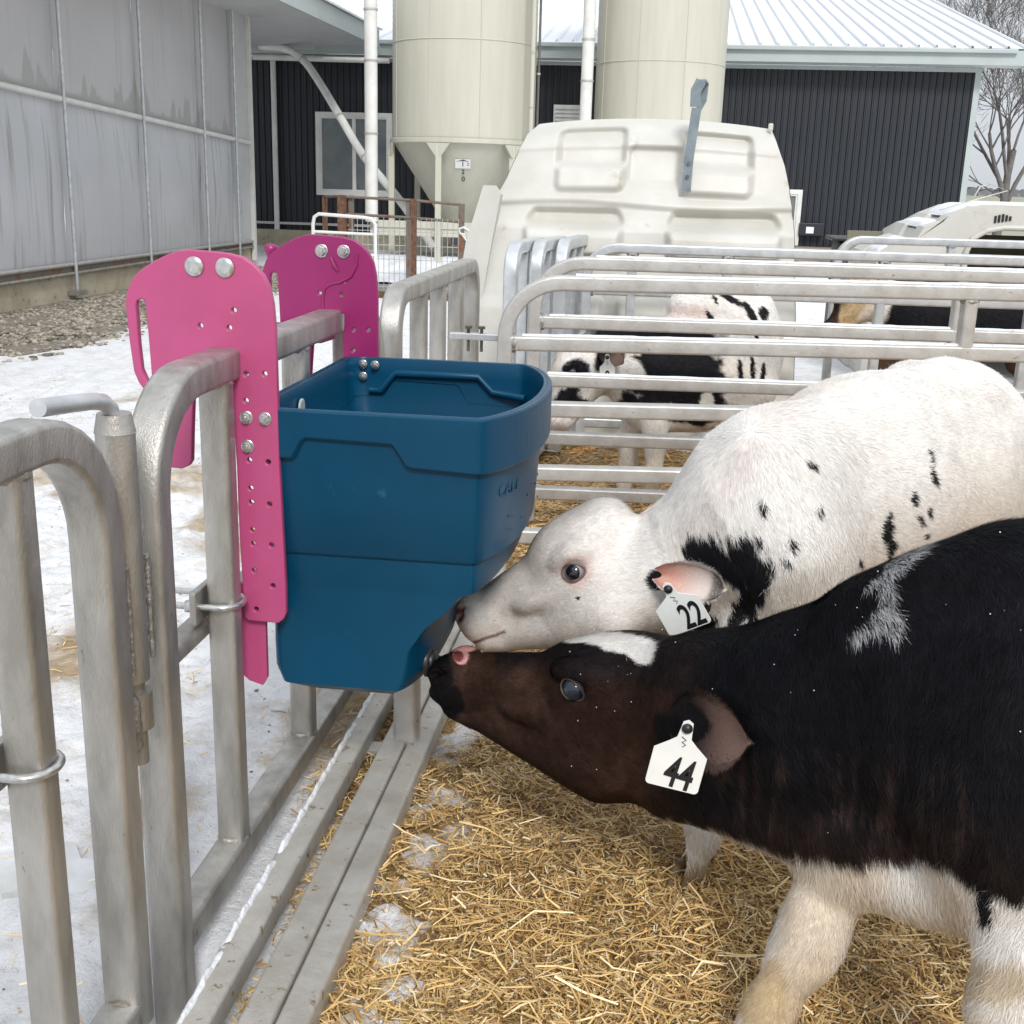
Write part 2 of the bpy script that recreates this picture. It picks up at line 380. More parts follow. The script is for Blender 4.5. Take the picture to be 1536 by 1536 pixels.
# ------------------------------------------------------------------ fences
TUBE = rrect(.050, .044, .0075, 2)
def arc(cx, cz, r, a0, a1, n=9): return [(cx + r * math.cos(R_(a0 + (a1 - a0) * i / n)), cz + r * math.sin(R_(a0 + (a1 - a0) * i / n))) for i in range(n + 1)]
def fence(name, label, cat, o2, d2, L, rails, posts, group, top=.905, r=.11, r2=None, bottom=.03, mat=None, bend0=True, bend1=True, tube=TUBE, zslope=0., snow=()):
    """tubular panel: o2 start (x,y), d2 unit direction, L length"""
    mat = mat or GALV; r2 = r if r2 is None else r2
    t = thing(name, label, cat, (o2[0], o2[1], 0), group)
    W = lambda u, z: (o2[0] + d2[0] * u, o2[1] + d2[1] * u, z + zslope * u)
    nrm = (-d2[1], d2[0], 0)
    path = []
    if bend0: path += [(0, bottom), (0, top * .5)] + arc(r, top - r, r, 180, 90)
    else: path += [(0, top)]
    path += [(L * .5, top)]
    if bend1: path += arc(L - r2, top - r2, r2, 90, 0) + [(L, top * .5), (L, bottom)]
    else: path += [(L, top)]
    MB().sweep([W(*p) for p in path], tube, nrm).build('arched_frame', mat, t, autos=30)
    for k, z in enumerate(rails):
        MB().sweep([W(.015, z), W(L * .5, z), W(L - .015, z)], tube, nrm).build('rail', mat, t, autos=30)
        for u in (.026, L - .026):
            w = MB(); w.lathe(W(u, z), (d2[0], d2[1], 0), [(.028, -.006), (.031, 0), (.028, .006)], 14)
            if k == 0 or z > .3: w.build('weld_bead', WELD, t)
    lo = min(rails) if rails else bottom
    for u in posts:
        MB().sweep([W(u, lo + .012), W(u, .5), W(u, top - .02)], rrect(.048, .040, .008, 2), nrm).build('upright', mat, t, autos=30)
        w = MB(); w.lathe(W(u, top - .026), (0, 0, 1), [(.024, -.006), (.028, 0), (.026, .005)], 14).build('weld_bead', WELD, t); w = MB(); w.lathe(W(u, lo + .024), (0, 0, 1), [(.026, -.006), (.029, 0), (.024, .006)], 14)
        w.build('weld_bead', WELD, t)
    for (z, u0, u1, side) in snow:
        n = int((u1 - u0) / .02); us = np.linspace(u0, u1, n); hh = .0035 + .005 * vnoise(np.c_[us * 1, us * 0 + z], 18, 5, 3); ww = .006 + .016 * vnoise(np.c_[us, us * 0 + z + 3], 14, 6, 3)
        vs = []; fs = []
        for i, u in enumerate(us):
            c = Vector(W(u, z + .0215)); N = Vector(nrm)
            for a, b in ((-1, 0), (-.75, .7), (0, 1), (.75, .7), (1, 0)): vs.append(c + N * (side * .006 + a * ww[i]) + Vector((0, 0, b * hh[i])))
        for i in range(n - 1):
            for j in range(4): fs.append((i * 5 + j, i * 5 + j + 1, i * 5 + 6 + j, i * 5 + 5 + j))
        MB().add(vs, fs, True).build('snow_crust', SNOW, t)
    return t
FX = -.69
G = 'galvanised calf pen fence panels'
TF = rrect(.055, .050, .009, 2)
gateA = fence('gate_panel', 'nearest arched galvanised gate panel at the left edge, cut off by the frame', 'gate', (FX, 1.335), (0, -1), 1.45, [.055], [.19, .58, .97, 1.28], G, tube=TF, r=.15)
panB = fence('fence_panel', 'arched galvanised fence panel that carries the pink and blue feeder', 'fence panel', (FX, 1.485), (0, 1), 1.28, [.055], [.27, .68, 1.03], G, tube=TF, r=.15, bottom=-.095)
panC = fence('fence_panel', 'arched upright-barred panel just behind the blue feeder, left of the cream hutch', 'fence panel', (FX, 2.96), (0, 1), 1.28, [.055], [.35, .64, .95], G, tube=TF, r=.10)
for i, (x, y, lab) in enumerate(((-.615, 4.75, 'first of three arched panels standing closely in a row before the hutch corner'), (-.535, 4.95, 'middle one of three arched panels before the hutch corner'), (-.45, 5.15, 'rearmost of three arched panels before the hutch corner'))):
    fence('fence_panel', lab, 'fence panel', (x, y), (0.10, .995), .62, [.055], [.22, .42], G, r=.10, top=.935, mat=GALVBR, tube=TF)
# transverse panels with horizontal rails
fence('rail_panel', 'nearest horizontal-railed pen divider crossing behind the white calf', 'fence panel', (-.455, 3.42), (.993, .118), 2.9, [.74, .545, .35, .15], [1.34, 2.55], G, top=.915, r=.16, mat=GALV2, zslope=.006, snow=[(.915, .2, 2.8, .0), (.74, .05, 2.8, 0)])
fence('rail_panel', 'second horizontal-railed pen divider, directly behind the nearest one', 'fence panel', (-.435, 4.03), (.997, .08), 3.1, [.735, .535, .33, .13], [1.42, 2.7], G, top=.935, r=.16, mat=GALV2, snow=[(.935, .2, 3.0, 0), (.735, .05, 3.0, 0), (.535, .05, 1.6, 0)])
fence('rail_panel', 'third railed divider with white top bar in front of the cream hutch', 'fence panel', (-.35, 5.35), (.998, .06), 3.6, [.735, .535, .33, .13], [.2, .62, 1.30, 1.95, 2.6], G, top=.92, r=.13, mat=GALVBR)
fence('rail_panel', 'farthest railed divider at the right, behind the tan faced calf', 'fence panel', (.95, 6.9), (.995, .1), 3.2, [.735, .535, .33, .13], [.62, 1.5, 2.2], G, top=.93, r=.13, mat=GALVBR)
# low frame lying inside the pen edge: three rails on the ground and a short upright
lf = thing('floor_frame', 'low galvanised rails lying along the straw edge under the blue feeder', 'frame', (-.55, 1.0, 0))
snow_rail = None
for x, z, y0 in ((-.580, .055, .85), (-.500, .05, .9), (-.450, .045, .9)):
    MB().sweep([(x, y0, z), (x, 2, z), (x, 3.35, z)], rrect(.048, .046, .007, 2), (1, 0, 0)).build('rail', GALV3, lf, autos=30)
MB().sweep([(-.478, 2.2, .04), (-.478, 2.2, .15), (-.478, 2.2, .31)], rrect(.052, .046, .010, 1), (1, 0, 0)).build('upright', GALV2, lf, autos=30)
for cy in (2.2, 1.05):
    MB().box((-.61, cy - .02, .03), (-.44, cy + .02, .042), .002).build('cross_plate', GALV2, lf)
us = np.arange(.9, 3.3, .004); n_ = len(us); gate_ = np.clip((vnoise(np.c_[us, us * 0 + 9], 9, 7, 3) - .26) * 7, 0, 1) * np.clip((us - 1.0) * 2.5, .3, 1)
hh = gate_ * np.clip(.034 * vnoise(np.c_[us, us * 0], 40, 5, 5) - .006, 0, 1); ww = .0015 + .0062 * vnoise(np.c_[us, us * 0 + 3], 60, 6, 5)
vs, fs = [], []
for i, y in enumerate(us):
    for a, b in ((-1.2, -.8), (-.9, .4), (0, 1), (.9, .6), (1.1, 0)): vs.append((-.596 + a * ww[i], y, .076 + b * hh[i]))
for i in range(n_ - 1):
    for j in range(4): fs.append((i * 5 + j, i * 5 + j + 1, i * 5 + 6 + j, i * 5 + 5 + j))
MB().add(vs, fs, True).build('snow_crust', SNOW, lf)

# ------------------------------------------------------------------ gate hinge pin and clamps
hp = thing('hinge_pin', 'galvanised pin with bent handle dropped through the hinge tube between gate and panel', 'gate pin', (FX, 1.405, .1))
hp_y = 1.405
MB().tube([(FX, hp_y, .53), (FX, hp_y, .875)], .0255, 20).tube([(FX, hp_y, .873), (FX, hp_y, .898)], .0265, 20, scales=[1, .82]).build('hinge_tube', GALV, hp, autos=50)
MB().tube([(FX, 1.222, .938), (FX, 1.30, .929), (FX, 1.35, .923), (FX, 1.378, .917), (FX, 1.396, .905), (FX, hp_y, .885), (FX, hp_y, .86)], .0108, 14).build('handle', GALVBR, hp, autos=50)
MB().tube([(FX, 1.414, .40), (FX, 1.414, .54)], .014, 16).build('pin_end', GALV, hp, autos=50)
MB().tube([(FX, 1.418, .452), (FX, 1.418, .506)], .0215, 18).build('sleeve', GALV, hp, autos=50)
wb = MB()
wb.tube([(FX + .006, 1.394 + .001 * math.sin(k * 2.1), .425 + k * .006) for k in range(15)], .0105, 12, scales=[.5, .85, 1, .95, .9, .93, 1, .96, .9, .88, .92, 1, .9, .75, .4])
wb.build('weld_bead', WELD, hp)
for j in range(2):
    wb2 = MB()
    wb2.tube([(FX + .018, (1.436 if j == 0 else 1.373) + .001 * math.sin(k * 1.7), .55 + k * .006) for k in range(26)], .0052, 8, scales=[.6 + .4 * abs(math.sin(k * 1.9 + j)) for k in range(26)])
    wb2.build('weld_bead', WELD, hp)
def ubolt(y, z, label, dy=.0, flip=-1):
    u = thing('pipe_clamp', label, 'clamp', (FX, y, z), 'u-bolt clamps on the posts')
    r = .034
    pts = [(FX - .10, y - r, z)] + [(FX - .02 + 0 * a, y - r, z) for a in (0,)] + [(FX + r * math.cos(R_(a)) * .9, y + r * math.sin(R_(a)), z) for a in range(-90, 91, 15)] + [(FX - .10, y + r, z)]
    MB().tube(pts, .0055, 10, nrm=(0, 0, 1)).build('u_bolt', ZINC, u, autos=50)
    MB().box((FX - .042, y - .05, z - .028), (FX - .030, y + .05, z + .028), .003).build('plate', GALV, u)
    for s in (-1, 1):
        MB().lathe((FX - .048, y + s * r, z), (-1, 0, 0), [(.011, -.006), (.011, .004), (.009, .006)], 6).build('nut', ZINC, u)
    return u
ubolt(1.757, .515, 'u-bolt clamp around the post left of the pink bracket')
ubolt(1.145, .535, 'u-bolt clamp around the near gate post at the left edge')
tp = thing('tie_tube', 'short horizontal tube clamped to the fence post behind the pink bracket leg', 'tube', (-.75, 1.77, .46))
MB().sweep([(-.742, 1.60, .463), (-.742, 1.80, .463), (-.742, 2.6, .463)], rrect(.045, .035, .010, 1), (1, 0, 0)).build('tube_body', GALV, tp, autos=30)
MB().sweep([(-.742, 1.603, .463), (-.742, 1.599, .463)], rrect(.047, .037, .012), (1, 0, 0)).build('end_cap', GALV, tp)
hb = thing('hinge_strap', 'bolted steel strap joining fence panel and nearest rail divider', 'strap', (-.56, 3.5, .74))
MB().box((-.63, 3.47, .735), (-.475, 3.50, .755), .003).build('strap_plate', GALVBR, hb)
for x in (-.575, -.535):
    MB().lathe((x, 3.485, .7), (0, 0, 1), [(.005, 0), (.005, .068), (.011, .068), (.011, .076)], 8).build('bolt', STEELD, hb)
# ------------------------------------------------------------------ milk feeder: blue bucket on two pink hook brackets
PY1, PY2 = 1.800, 2.400
feeder = thing('milk_feeder', 'blue plastic calf milk feeder hung on the fence by two pink hook brackets', 'feeder', (-.5, 2.1, .34))
OUT = [(-.8494,.99),(-.847,1.0073),(-.8404,1.0248),(-.8279,1.0409),(-.8121,1.0528),(-.7934,1.0633),(-.775,1.0724),(-.7567,1.0786),(-.7417,1.0806),(-.7062,1.0793),(-.6767,1.0773),(-.6533,1.0725),(-.636,1.062),(-.6217,1.0472),(-.612,1.0279),(-.6068,1.0027),(-.6041,.963),(-.6039,.9052),(-.6034,.7442),(-.5998,.6025),(-.5981,.5323),(-.5981,.4882),(-.603,.4758),(-.6126,.4678),(-.6641,.4687),(-.6709,.4742),(-.6718,.515),(-.6747,.5974),(-.6756,.6667),(-.6754,.7348),(-.6774,.8015),(-.6794,.8669),(-.675,.90),(-.675,.922),(-.706,.922),(-.710,.90),(-.7421,.8638),(-.7475,.7977),(-.7513,.7416),(-.7563,.7334),(-.7692,.727),(-.791,.728),(-.7955,.7728),(-.8045,.8167),(-.8168,.8403),(-.824,.8516),(-.8355,.8674),(-.8422,.885),(-.8468,.9349)]
# let the rail pass: lift the notch clear of the tube
SLOT = [(-.8319,.9907),(-.83,.998),(-.8243,1.0011),(-.8177,.9999),(-.8158,.9914),(-.8138,.9305),(-.8122,.8686),(-.8147,.8631),(-.82,.8682),(-.8286,.8886),(-.8311,.9297)]
HOLES = [(-.7264,.9631),(-.679,.9619),(-.6703,.9896),(-.6232,.8912),(-.6541,.8897),(-.6556,.8464),(-.6534,.7484),(-.6219,.7469),(-.6527,.7012),(-.6524,.6774),(-.6217,.6759),(-.6517,.6303),(-.6513,.606),(-.6203,.6058),(-.6517,.5591),(-.62,.5342),(-.6505,.4902)]
def bracket(y, dx, dz, label, mat=PINK):
    cu = bpy.data.curves.new('bracket_curve', 'CURVE'); cu.dimensions = '2D'; cu.fill_mode = 'BOTH'; cu.extrude = .0045; cu.bevel_depth = .0022; cu.bevel_resolution = 2; cu.offset = -.0022
    def add(pts):
        s = cu.splines.new('POLY'); s.points.add(len(pts) - 1); s.use_cyclic_u = True
        for p, q in zip(s.points, pts): p.co = (q[0], q[1], 0, 1)
    add(OUT); add(SLOT)
    for hx, hz in HOLES:
        add([(hx + .0042 * math.cos(2 * math.pi * k / 10), hz + .0042 * math.sin(2 * math.pi * k / 10)) for k in range(10)][::-1])
    tmp = bpy.data.objects.new('tmp', cu); COL.objects.link(tmp)
    dg = bpy.context.evaluated_depsgraph_get(); me = bpy.data.meshes.new_from_object(tmp.evaluated_get(dg))
    bpy.data.objects.remove(tmp); bpy.data.curves.remove(cu)
    me.transform(Matrix.Translation((dx, y, dz)) @ Matrix.Rotation(R_(90), 4, 'X'))
    me.transform(Matrix.Translation(-Vector(feeder.location)))
    me.materials.clear(); me.materials.append(mat)
    me.polygons.foreach_set('use_smooth', np.ones(len(me.polygons), dtype=bool)); me.set_sharp_from_angle(angle=R_(50))
    o = bpy.data.objects.new('bracket', me); COL.objects.link(o); o.parent = feeder; o['label'] = label
    return o
br1 = bracket(PY1, 0, 0, 'near pink hook bracket with long drilled leg')
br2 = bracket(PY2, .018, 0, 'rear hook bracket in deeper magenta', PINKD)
def bolt(par, c, r=.0105, hexa=True, d=-1, washer=True, name='bolt'):
    b = MB()
    if washer: b.lathe(c, (0, d, 0), [(r * 1.28, 0), (r * 1.28, .0016), (r * 1.15, .0022)], 20)
    if hexa:
        b.lathe((c[0], c[1] + d * .0022, c[2]), (0, d, 0), [(r, 0), (r, .005), (r * .8, .0065)], 6); b.lathe((c[0], c[1] + d * .0085, c[2]), (0, d, 0), [(r * .45, 0), (r * .42, .004)], 10)
    else: b.lathe((c[0], c[1] + d * .001, c[2]), (0, d, 0), [(r * 1.3, 0), (r * 1.3, .0015), (r * 1.15, .003), (r * .6, .0042), (0.0, .0046)], 24)
    o = b.build(name, ZINC, par, autos=35); return o
for x, z in ((-.7319, 1.0555), (-.6819, 1.0553)): bolt(br1, (x, PY1 - .0068, z), .0118, hexa=False, washer=False)
for x, z in ((-.6555, .8191), (-.6243, .8186), (-.6549, .7717)): bolt(br1, (x, PY1 - .0068, z), .0085)
for x, z in ((-.7025, 1.0483), (-.6561, 1.0486)): bolt(br2, (x, PY2 - .0068, z), .0105)
# raised hook-shaped rib on the rear bracket
rib = [(-.70, 1.035), (-.665, 1.030), (-.640, 1.015), (-.632, .99)]
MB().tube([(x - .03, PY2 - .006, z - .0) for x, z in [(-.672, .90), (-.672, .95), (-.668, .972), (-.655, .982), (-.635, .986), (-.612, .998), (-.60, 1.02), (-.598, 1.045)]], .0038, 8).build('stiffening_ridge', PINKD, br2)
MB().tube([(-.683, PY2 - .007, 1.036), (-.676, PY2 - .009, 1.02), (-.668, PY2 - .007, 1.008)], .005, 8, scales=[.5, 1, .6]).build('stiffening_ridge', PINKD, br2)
# back plate with little knob and lower pink tail behind the bucket
MB().prism([(-.689, .53), (-.640, .53), (-.640, .36), (-.648, .345), (-.672, .352), (-.689, .368)], 1, PY1 + .0085, PY1 + .018).build('lower_bracket_tail', PINK, feeder)
MB().box((-.656, 1.86, .46), (-.646, 2.388, .80), .003).build('back_board', PINK, feeder)
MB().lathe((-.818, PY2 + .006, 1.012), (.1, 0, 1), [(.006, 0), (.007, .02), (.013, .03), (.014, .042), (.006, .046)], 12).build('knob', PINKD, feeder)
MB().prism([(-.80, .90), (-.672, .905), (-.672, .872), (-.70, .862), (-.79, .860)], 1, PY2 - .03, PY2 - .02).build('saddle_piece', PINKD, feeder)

# bucket: lofted D-shaped outlines
XB = -.640
def outline(z, grow=0.0, y0=1.812, y1=2.388, xf=-.283, xc=-.212, xb=XB, rc=.035):
    """closed outline points, back-left start, counter-clockwise seen from above, with D-shaped front"""
    y0 -= grow; y1 += grow; xf += grow * .4; xc += grow; xb -= grow
    pts = []
    n = 7
    def corner(cx, cy, a0, a1):
        for i in range(n + 1):
            a = R_(a0 + (a1 - a0) * i / n); pts.append((cx + rc * math.cos(a), cy + rc * math.sin(a), z))
    corner(xb + rc, y0 + rc, 180, 270)
    # straight side then curved end: superellipse arc between (xf,y0) and (xf,y1)
    for t in np.linspace(.1, .98, 7): pts.append((xb + rc + (xf - xb - rc) * t, y0, z))
    ym = (y0 + y1) / 2; hy = (y1 - y0) / 2
    for i in range(0, 33):
        a = R_(-90 + 180 * i / 32)
        yy = ym + hy * math.sin(a); e = 1 - abs(math.sin(a)) ** 2.2
        pts.append((xf + (xc - xf) * e ** .75, yy, z))
    for t in np.linspace(.98, .1, 7): pts.append((xb + rc + (xf - xb - rc) * t, y1, z))
    corner(xb + rc, y1 - rc, 90, 180)
    return pts
def loft(levels, close_bottom=True, close_top=False):
    k = len(levels[0]); vs = [p for L in levels for p in L]; fs = []
    for j in range(len(levels) - 1):
        for i in range(k): fs.append((j * k + i, j * k + (i + 1) % k, (j + 1) * k + (i + 1) % k, (j + 1) * k + i))
    m = MB(); m.add(vs, fs, True)
    if close_bottom: m.add(levels[-1], [tuple(range(k))[::-1]])
    if close_top: m.add(levels[0], [tuple(range(k))])
    return m
W = .007
lv = []
# inside wall from floor up, over the lip, then outside down
lv.append(outline(.60, -.020)); lv.append(outline(.64, -.012)); lv.append(outline(.72, -.010)); lv.append(outline(.735, -.004)); lv.append(outline(.80, -.001)); lv.append(outline(.833, .000))
lv.append(outline(.8350, .001)); lv.append(outline(.8352, .005)); lv.append(outline(.8335, .008)); lv.append(outline(.80, .008)); lv.append(outline(.70, .002, xf=-.283, xc=-.217)); lv.append(outline(.592, -.001, xc=-.222))
lv.append(outline(.588, -.004, xc=-.226)); lv.append(outline(.584, -.009, xc=-.227)); lv.append(outline(.545, -.011, xc=-.232)); lv.append(outline(.533, -.014, xc=-.238))
lv.append(outline(.522, -.020, xf=-.305, xc=-.262, xb=-.657, y0=1.807, rc=.02)); lv.append(outline(.50, -.024, xf=-.318, xc=-.290, y1=2.34, xb=-.660, y0=1.804, rc=.018)); lv.append(outline(.462, -.026, xf=-.358, xc=-.322, y1=2.30, xb=-.660, y0=1.803, rc=.016)); lv.append(outline(.42, -.026, xf=-.386, xc=-.330, y1=2.28, xb=-.661, y0=1.803, rc=.016)); lv.append(outline(.375, -.026, xf=-.394, xc=-.334, y1=2.27, xb=-.660, y0=1.803, rc=.016))
lv.append(outline(.344, -.030, xf=-.402, xc=-.345, y1=2.26, xb=-.652, y0=1.80, rc=.016)); lv.append(outline(.327, -.042, xf=-.412, xc=-.360, y1=2.25)); lv.append(outline(.3235, -.055, xf=-.422, xc=-.372, y1=2.24))
lo_ = loft(lv[::-1], close_bottom=False); bucket = None
k_ = len(lv[0]); lo_.add(lv[0], [tuple(range(k_))]); lo_.add(lv[-1], [tuple(range(k_))[::-1]])
bucket = lo_.build('bucket', BLUE, feeder, autos=38)
# rim skirt: band standing proud, its lower edge steps up over a trapezoid recess
def skirt_z(x, y, side):
    if side == 0: return .744
    t = x
    a = [(-.62, .754), (-.585, .754), (-.566, .789), (-.416, .786), (-.392, .749), (-.28, .744)]
    for (x0, z0), (x1, z1) in zip(a[:-1], a[1:]):
        if x0 <= t <= x1: return z0 + (z1 - z0) * (t - x0) / (x1 - x0)
    return a[0][1] if t < a[0][0] else a[-1][1]
def dense(o, n=260):
    P = np.array(o + [o[0]]); d = np.r_[0, np.cumsum(np.linalg.norm(np.diff(P, axis=0), axis=1))]; t = np.linspace(0, d[-1], n, endpoint=False)
    return np.stack([np.interp(t, d, P[:, k]) for k in range(3)], 1)
A, B_ = dense(outline(0, .0165)), dense(outline(0, .0085)); vs = []; fs = []; n_ = len(A)
for p, q in zip(A, B_):
    side = 1 if (p[0] < -.284 and (p[1] < 1.82 or p[1] > 2.38)) else 0
    zz = skirt_z(p[0], p[1], side)
    vs += [(q[0], q[1], .8338), (p[0] - (p[0] - q[0]) * .3, p[1] - (p[1] - q[1]) * .3, .8345), (p[0], p[1], .8315), (p[0], p[1], zz + .003), (p[0] - (p[0] - q[0]) * .3, p[1] - (p[1] - q[1]) * .3, zz), (q[0] - (p[0] - q[0]) * 1.6, q[1] - (p[1] - q[1]) * 1.6, zz + .001)]
for i in range(n_):
    j = (i + 1) % n_
    for u in range(5): fs.append((i * 6 + u, i * 6 + u + 1, j * 6 + u + 1, j * 6 + u))
MB().add(vs, [f[::-1] for f in fs], True).build('rim', BLUE, bucket, autos=32)
# inner ledge showing the same step on the far wall
ld = [(-.60, 2.380, .768), (-.575, 2.380, .768), (-.545, 2.380, .806), (-.37, 2.380, .806), (-.34, 2.380, .775), (-.27, 2.36, .770)]
MB().tube(ld, .0075, 10, nrm=(0, 1, 0)).build('inner_ledge', BLUE, bucket)
for x, z in ((-.6135, .8215), (-.588, .8205), (-.6135, .796)): bolt(bucket, (x, 2.379, z), .0072)
MB().lathe((-.636, 2.02, .795), (1, 0, 0), [(.016, 0), (.016, .003), (.012, .0035)], 20).build('sight_hole', M('hole showing the yard beyond', (.35, .40, .40, 1), None, rough=.4), bucket)
MB().add(outline(.66, -.0125), [tuple(range(k_))]).build('milk', M('dark water in bucket', (.01, .03, .06, 1), None, rough=.05), bucket)
# milk splashes on the curved end
dp = MB()
for k in range(34):
    y = random.uniform(1.86, 2.2); z = random.uniform(.60, .80); a = (y - 2.1) / .287; e = 1 - min(1, abs(a)) ** 2.2; x = -.283 + .066 * e ** .75 + (.0175 if z > .745 else .0005)
    bm = bmesh.new(); bmesh.ops.create_icosphere(bm, subdivisions=1, radius=random.uniform(.0012, .0024)); dp.bm(bm, Matrix.Translation((x, y, z)) @ Matrix.Diagonal((.5, 1, random.uniform(1, 2), 1)), True)
dp.build('splash_drops', M('dark dried drops', (.006, .02, .05, 1), None, rough=.3), bucket, kind='stuff')
# teats
for i, (x, y, z) in enumerate(((-.374, 1.905, .372), (-.366, 2.13, .395))):
    t_ = MB(); t_.lathe((x + .004, y, z), (1, -.05, -.02), [(.021, -.006), (.022, .004), (.018, .007), (.013, .009), (.011, .018), (.010, .035), (.0085, .045), (.005, .049), (0, .05)], 18)
    t_.build('teat', RUBBER, feeder)
    MB().lathe((x - .002, y, z), (1, 0, 0), [(.028, -.004), (.028, .004), (.023, .006)], 20).build('teat_collar', RUBBER, feeder)
def text_mesh(s, size, mat, parent, M4, name, extrude=.0006, bold=.0):
    cu = bpy.data.curves.new('txt', 'FONT'); cu.body = s; cu.size = size; cu.extrude = extrude; cu.offset = bold; cu.align_x = 'CENTER'; cu.align_y = 'CENTER'
    tmp = bpy.data.objects.new('tmp', cu); COL.objects.link(tmp)
    dg = bpy.context.evaluated_depsgraph_get(); me = bpy.data.meshes.new_from_object(tmp.evaluated_get(dg))
    bpy.data.objects.remove(tmp); bpy.data.curves.remove(cu)
    me.transform(M4); me.transform(Matrix.Translation(-base_of(parent)))
    me.materials.clear(); me.materials.append(mat)
    o = bpy.data.objects.new(name, me); COL.objects.link(o); o.parent = parent; return o
def frame(o, x, y):
    x = Vector(x).normalized(); z = x.cross(Vector(y)).normalized(); y = z.cross(x)
    m = Matrix((x, y, z)).transposed().to_4x4(); m.translation = Vector(o); return m
# embossed letters on the curved end, reading along the curve
def emb(s, yc, z, size):
    for k, ch in enumerate(s):
        yy = yc + k * size * .62
        h = .287; a = (yy - 2.1) / h; e = 1 - min(1, abs(a)) ** 2.2; xf, xc = -.283, -.217
        x = xf + (xc - xf) * e ** .75
        a2 = (yy + .004 - 2.1) / h; e2 = 1 - min(1, abs(a2)) ** 2.2; x2 = xf + (xc - xf) * e2 ** .75
        text_mesh(ch, size, BLUE, bucket, frame((x + .0022, yy, z), (x2 - x, .004, 0), (0, 0, 1)), 'embossed_letter', .0014)
emb('CALF', 1.872, .702, .034)

# ------------------------------------------------------------------ left barn with curtain wall
lb = thing('curtain_barn', 'long barn with grey rolled curtain wall at the left', 'barn', (-5.6, 12, 0))
XW = -5.6; YV = [3.2, 4.9, 6.4, 7.85, 9.1, 10.676, 12.36, 14.03, 15.09, 15.7]
railz = lambda y: 1.84 - (y - 9.6) * .0446
for a, b in zip(YV[:-1], YV[1:]):
    for kind in (0, 1):
        m_ = MB(); n1, n2 = 14, 10
        vs = []
        for i in range(n1 + 1):
            for j in range(n2 + 1):
                y = a + (b - a) * i / n1; zl, zh = (.30, railz(y) - .02) if kind else (railz(y) + .02, 3.12)
                z = zl + (zh - zl) * j / n2; u = i / n1
                bul = .035 * math.sin(math.pi * u) + .008 * math.sin(7 * u + j * .8 + a)
                vs.append((XW + bul * math.sin(math.pi * j / n2) * (1 if kind else .6), y, z))
        fs = [(i * (n2 + 1) + j, (i + 1) * (n2 + 1) + j, (i + 1) * (n2 + 1) + j + 1, i * (n2 + 1) + j + 1) for i in range(n1) for j in range(n2)]
        m_.add(vs, fs, True).build('lower_curtain_bay' if kind else 'upper_curtain_bay', CURT2 if kind else CURT1, lb)
for y in YV[1:-1]:
    MB().tube([(XW + .075, y, .06 if y > 10 else .1), (XW + .075, y, 1.6), (XW + .075, y, 3.12)], .017, 8).build('curtain_pole', GALVBR, lb)
    MB().box((XW + .03, y - .09, .03), (XW + .13, y + .09, .075), .005).build('pole_foot', CONCG, lb)
MB().tube([(XW + .045, 3.0, railz(3.0)), (XW + .045, 15.7, railz(15.7))], .028, 8).build('middle_rail', WHITEP, lb)
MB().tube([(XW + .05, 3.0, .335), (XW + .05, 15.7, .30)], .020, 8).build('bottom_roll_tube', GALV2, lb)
MB().tube([(XW + .055, 3.0, .225), (XW + .055, 15.7, .235)], .016, 8).build('wire_conduit', GALV, lb)
MB().box((XW - .03, 3.0, .245), (XW + .045, 15.7, .29)).build('sill_board', RUSTG, lb)
MB().box((XW - .12, 3.0, -.1), (XW + .02, 15.72, .245), .01).build('foundation_wall', CONC, lb)
MB().box((XW - .05, 15.1, .29), (XW + .03, 15.72, 3.14)).build('corner_panel', SOFF, lb)
MB().box((XW + .03, 15.66, .05), (XW + .08, 15.74, 3.14), .005).build('corner_post', WHITEP, lb)
MB().prism([(-5.64, 3.12), (-4.60, 3.12), (-4.60, 3.16), (-5.64, 3.16)], 1, 2.0, 18.9).build('soffit', SOFF, lb)
MB().box((-11.0, 15.74, 3.12), (-5.64, 19.9, 3.16)).build('passage_soffit', SOFF, lb)
MB().prism([(-4.62, 3.10), (-4.585, 3.10), (-4.585, 3.34), (-4.62, 3.34)], 1, 2.0, 18.9).build('fascia', FASC, lb)
MB().prism([(-4.55, 3.345), (-4.55, 3.37), (-11.5, 5.2), (-11.5, 5.17)], 1, 2.0, 18.98).build('roof_sheet', ROOFM, lb)
MB().box((-5.6, 18.86, 3.0), (-4.58, 18.95, 3.12)).build('end_trim', FASC, lb)
MB().box((-11.0, 3.0, -.05), (-5.75, 3.1, 3.4)).build('end_wall', SOFF, lb)

# ------------------------------------------------------------------ charcoal barn
cb = thing('charcoal_barn', 'charcoal ribbed steel barn with pale ribbed roof behind the silos', 'barn', (0, 20, 0))
BY = 20.0
def siding_panel(w, ribs, z0, z1, depth=.022):
    pts = [];  pitch = w / ribs
    for k in range(ribs):
        x = k * pitch; pts += [(x, 0), (x + pitch * .62, 0), (x + pitch * .72, -depth), (x + pitch * .9, -depth)]
    pts += [(w, 0)]
    vs = [(x, y, z) for z in (z0, z1) for x, y in pts]; n = len(pts)
    return vs, [(i, i + 1, n + i + 1, n + i) for i in range(n - 1)]
vs, fs = siding_panel(.84, 8, .27, 3.02)
me0 = None
x = 4.53 - .84
while x > -10.4:
    if me0 is None:
        o = MB().add([(p[0], BY + p[1], p[2]) for p in vs], fs).build('siding_panel', BLACKS, cb); me0 = o.data; o.location = (x, 0, 0)
    else:
        o = bpy.data.objects.new('siding_panel', me0); COL.objects.link(o); o.parent = cb; o.location = (x, 0, 0)
    x -= .84
MB().box((4.53, BY - .04, 0), (4.62, BY + .10, 3.0)).build('corner_trim', FASC, cb)
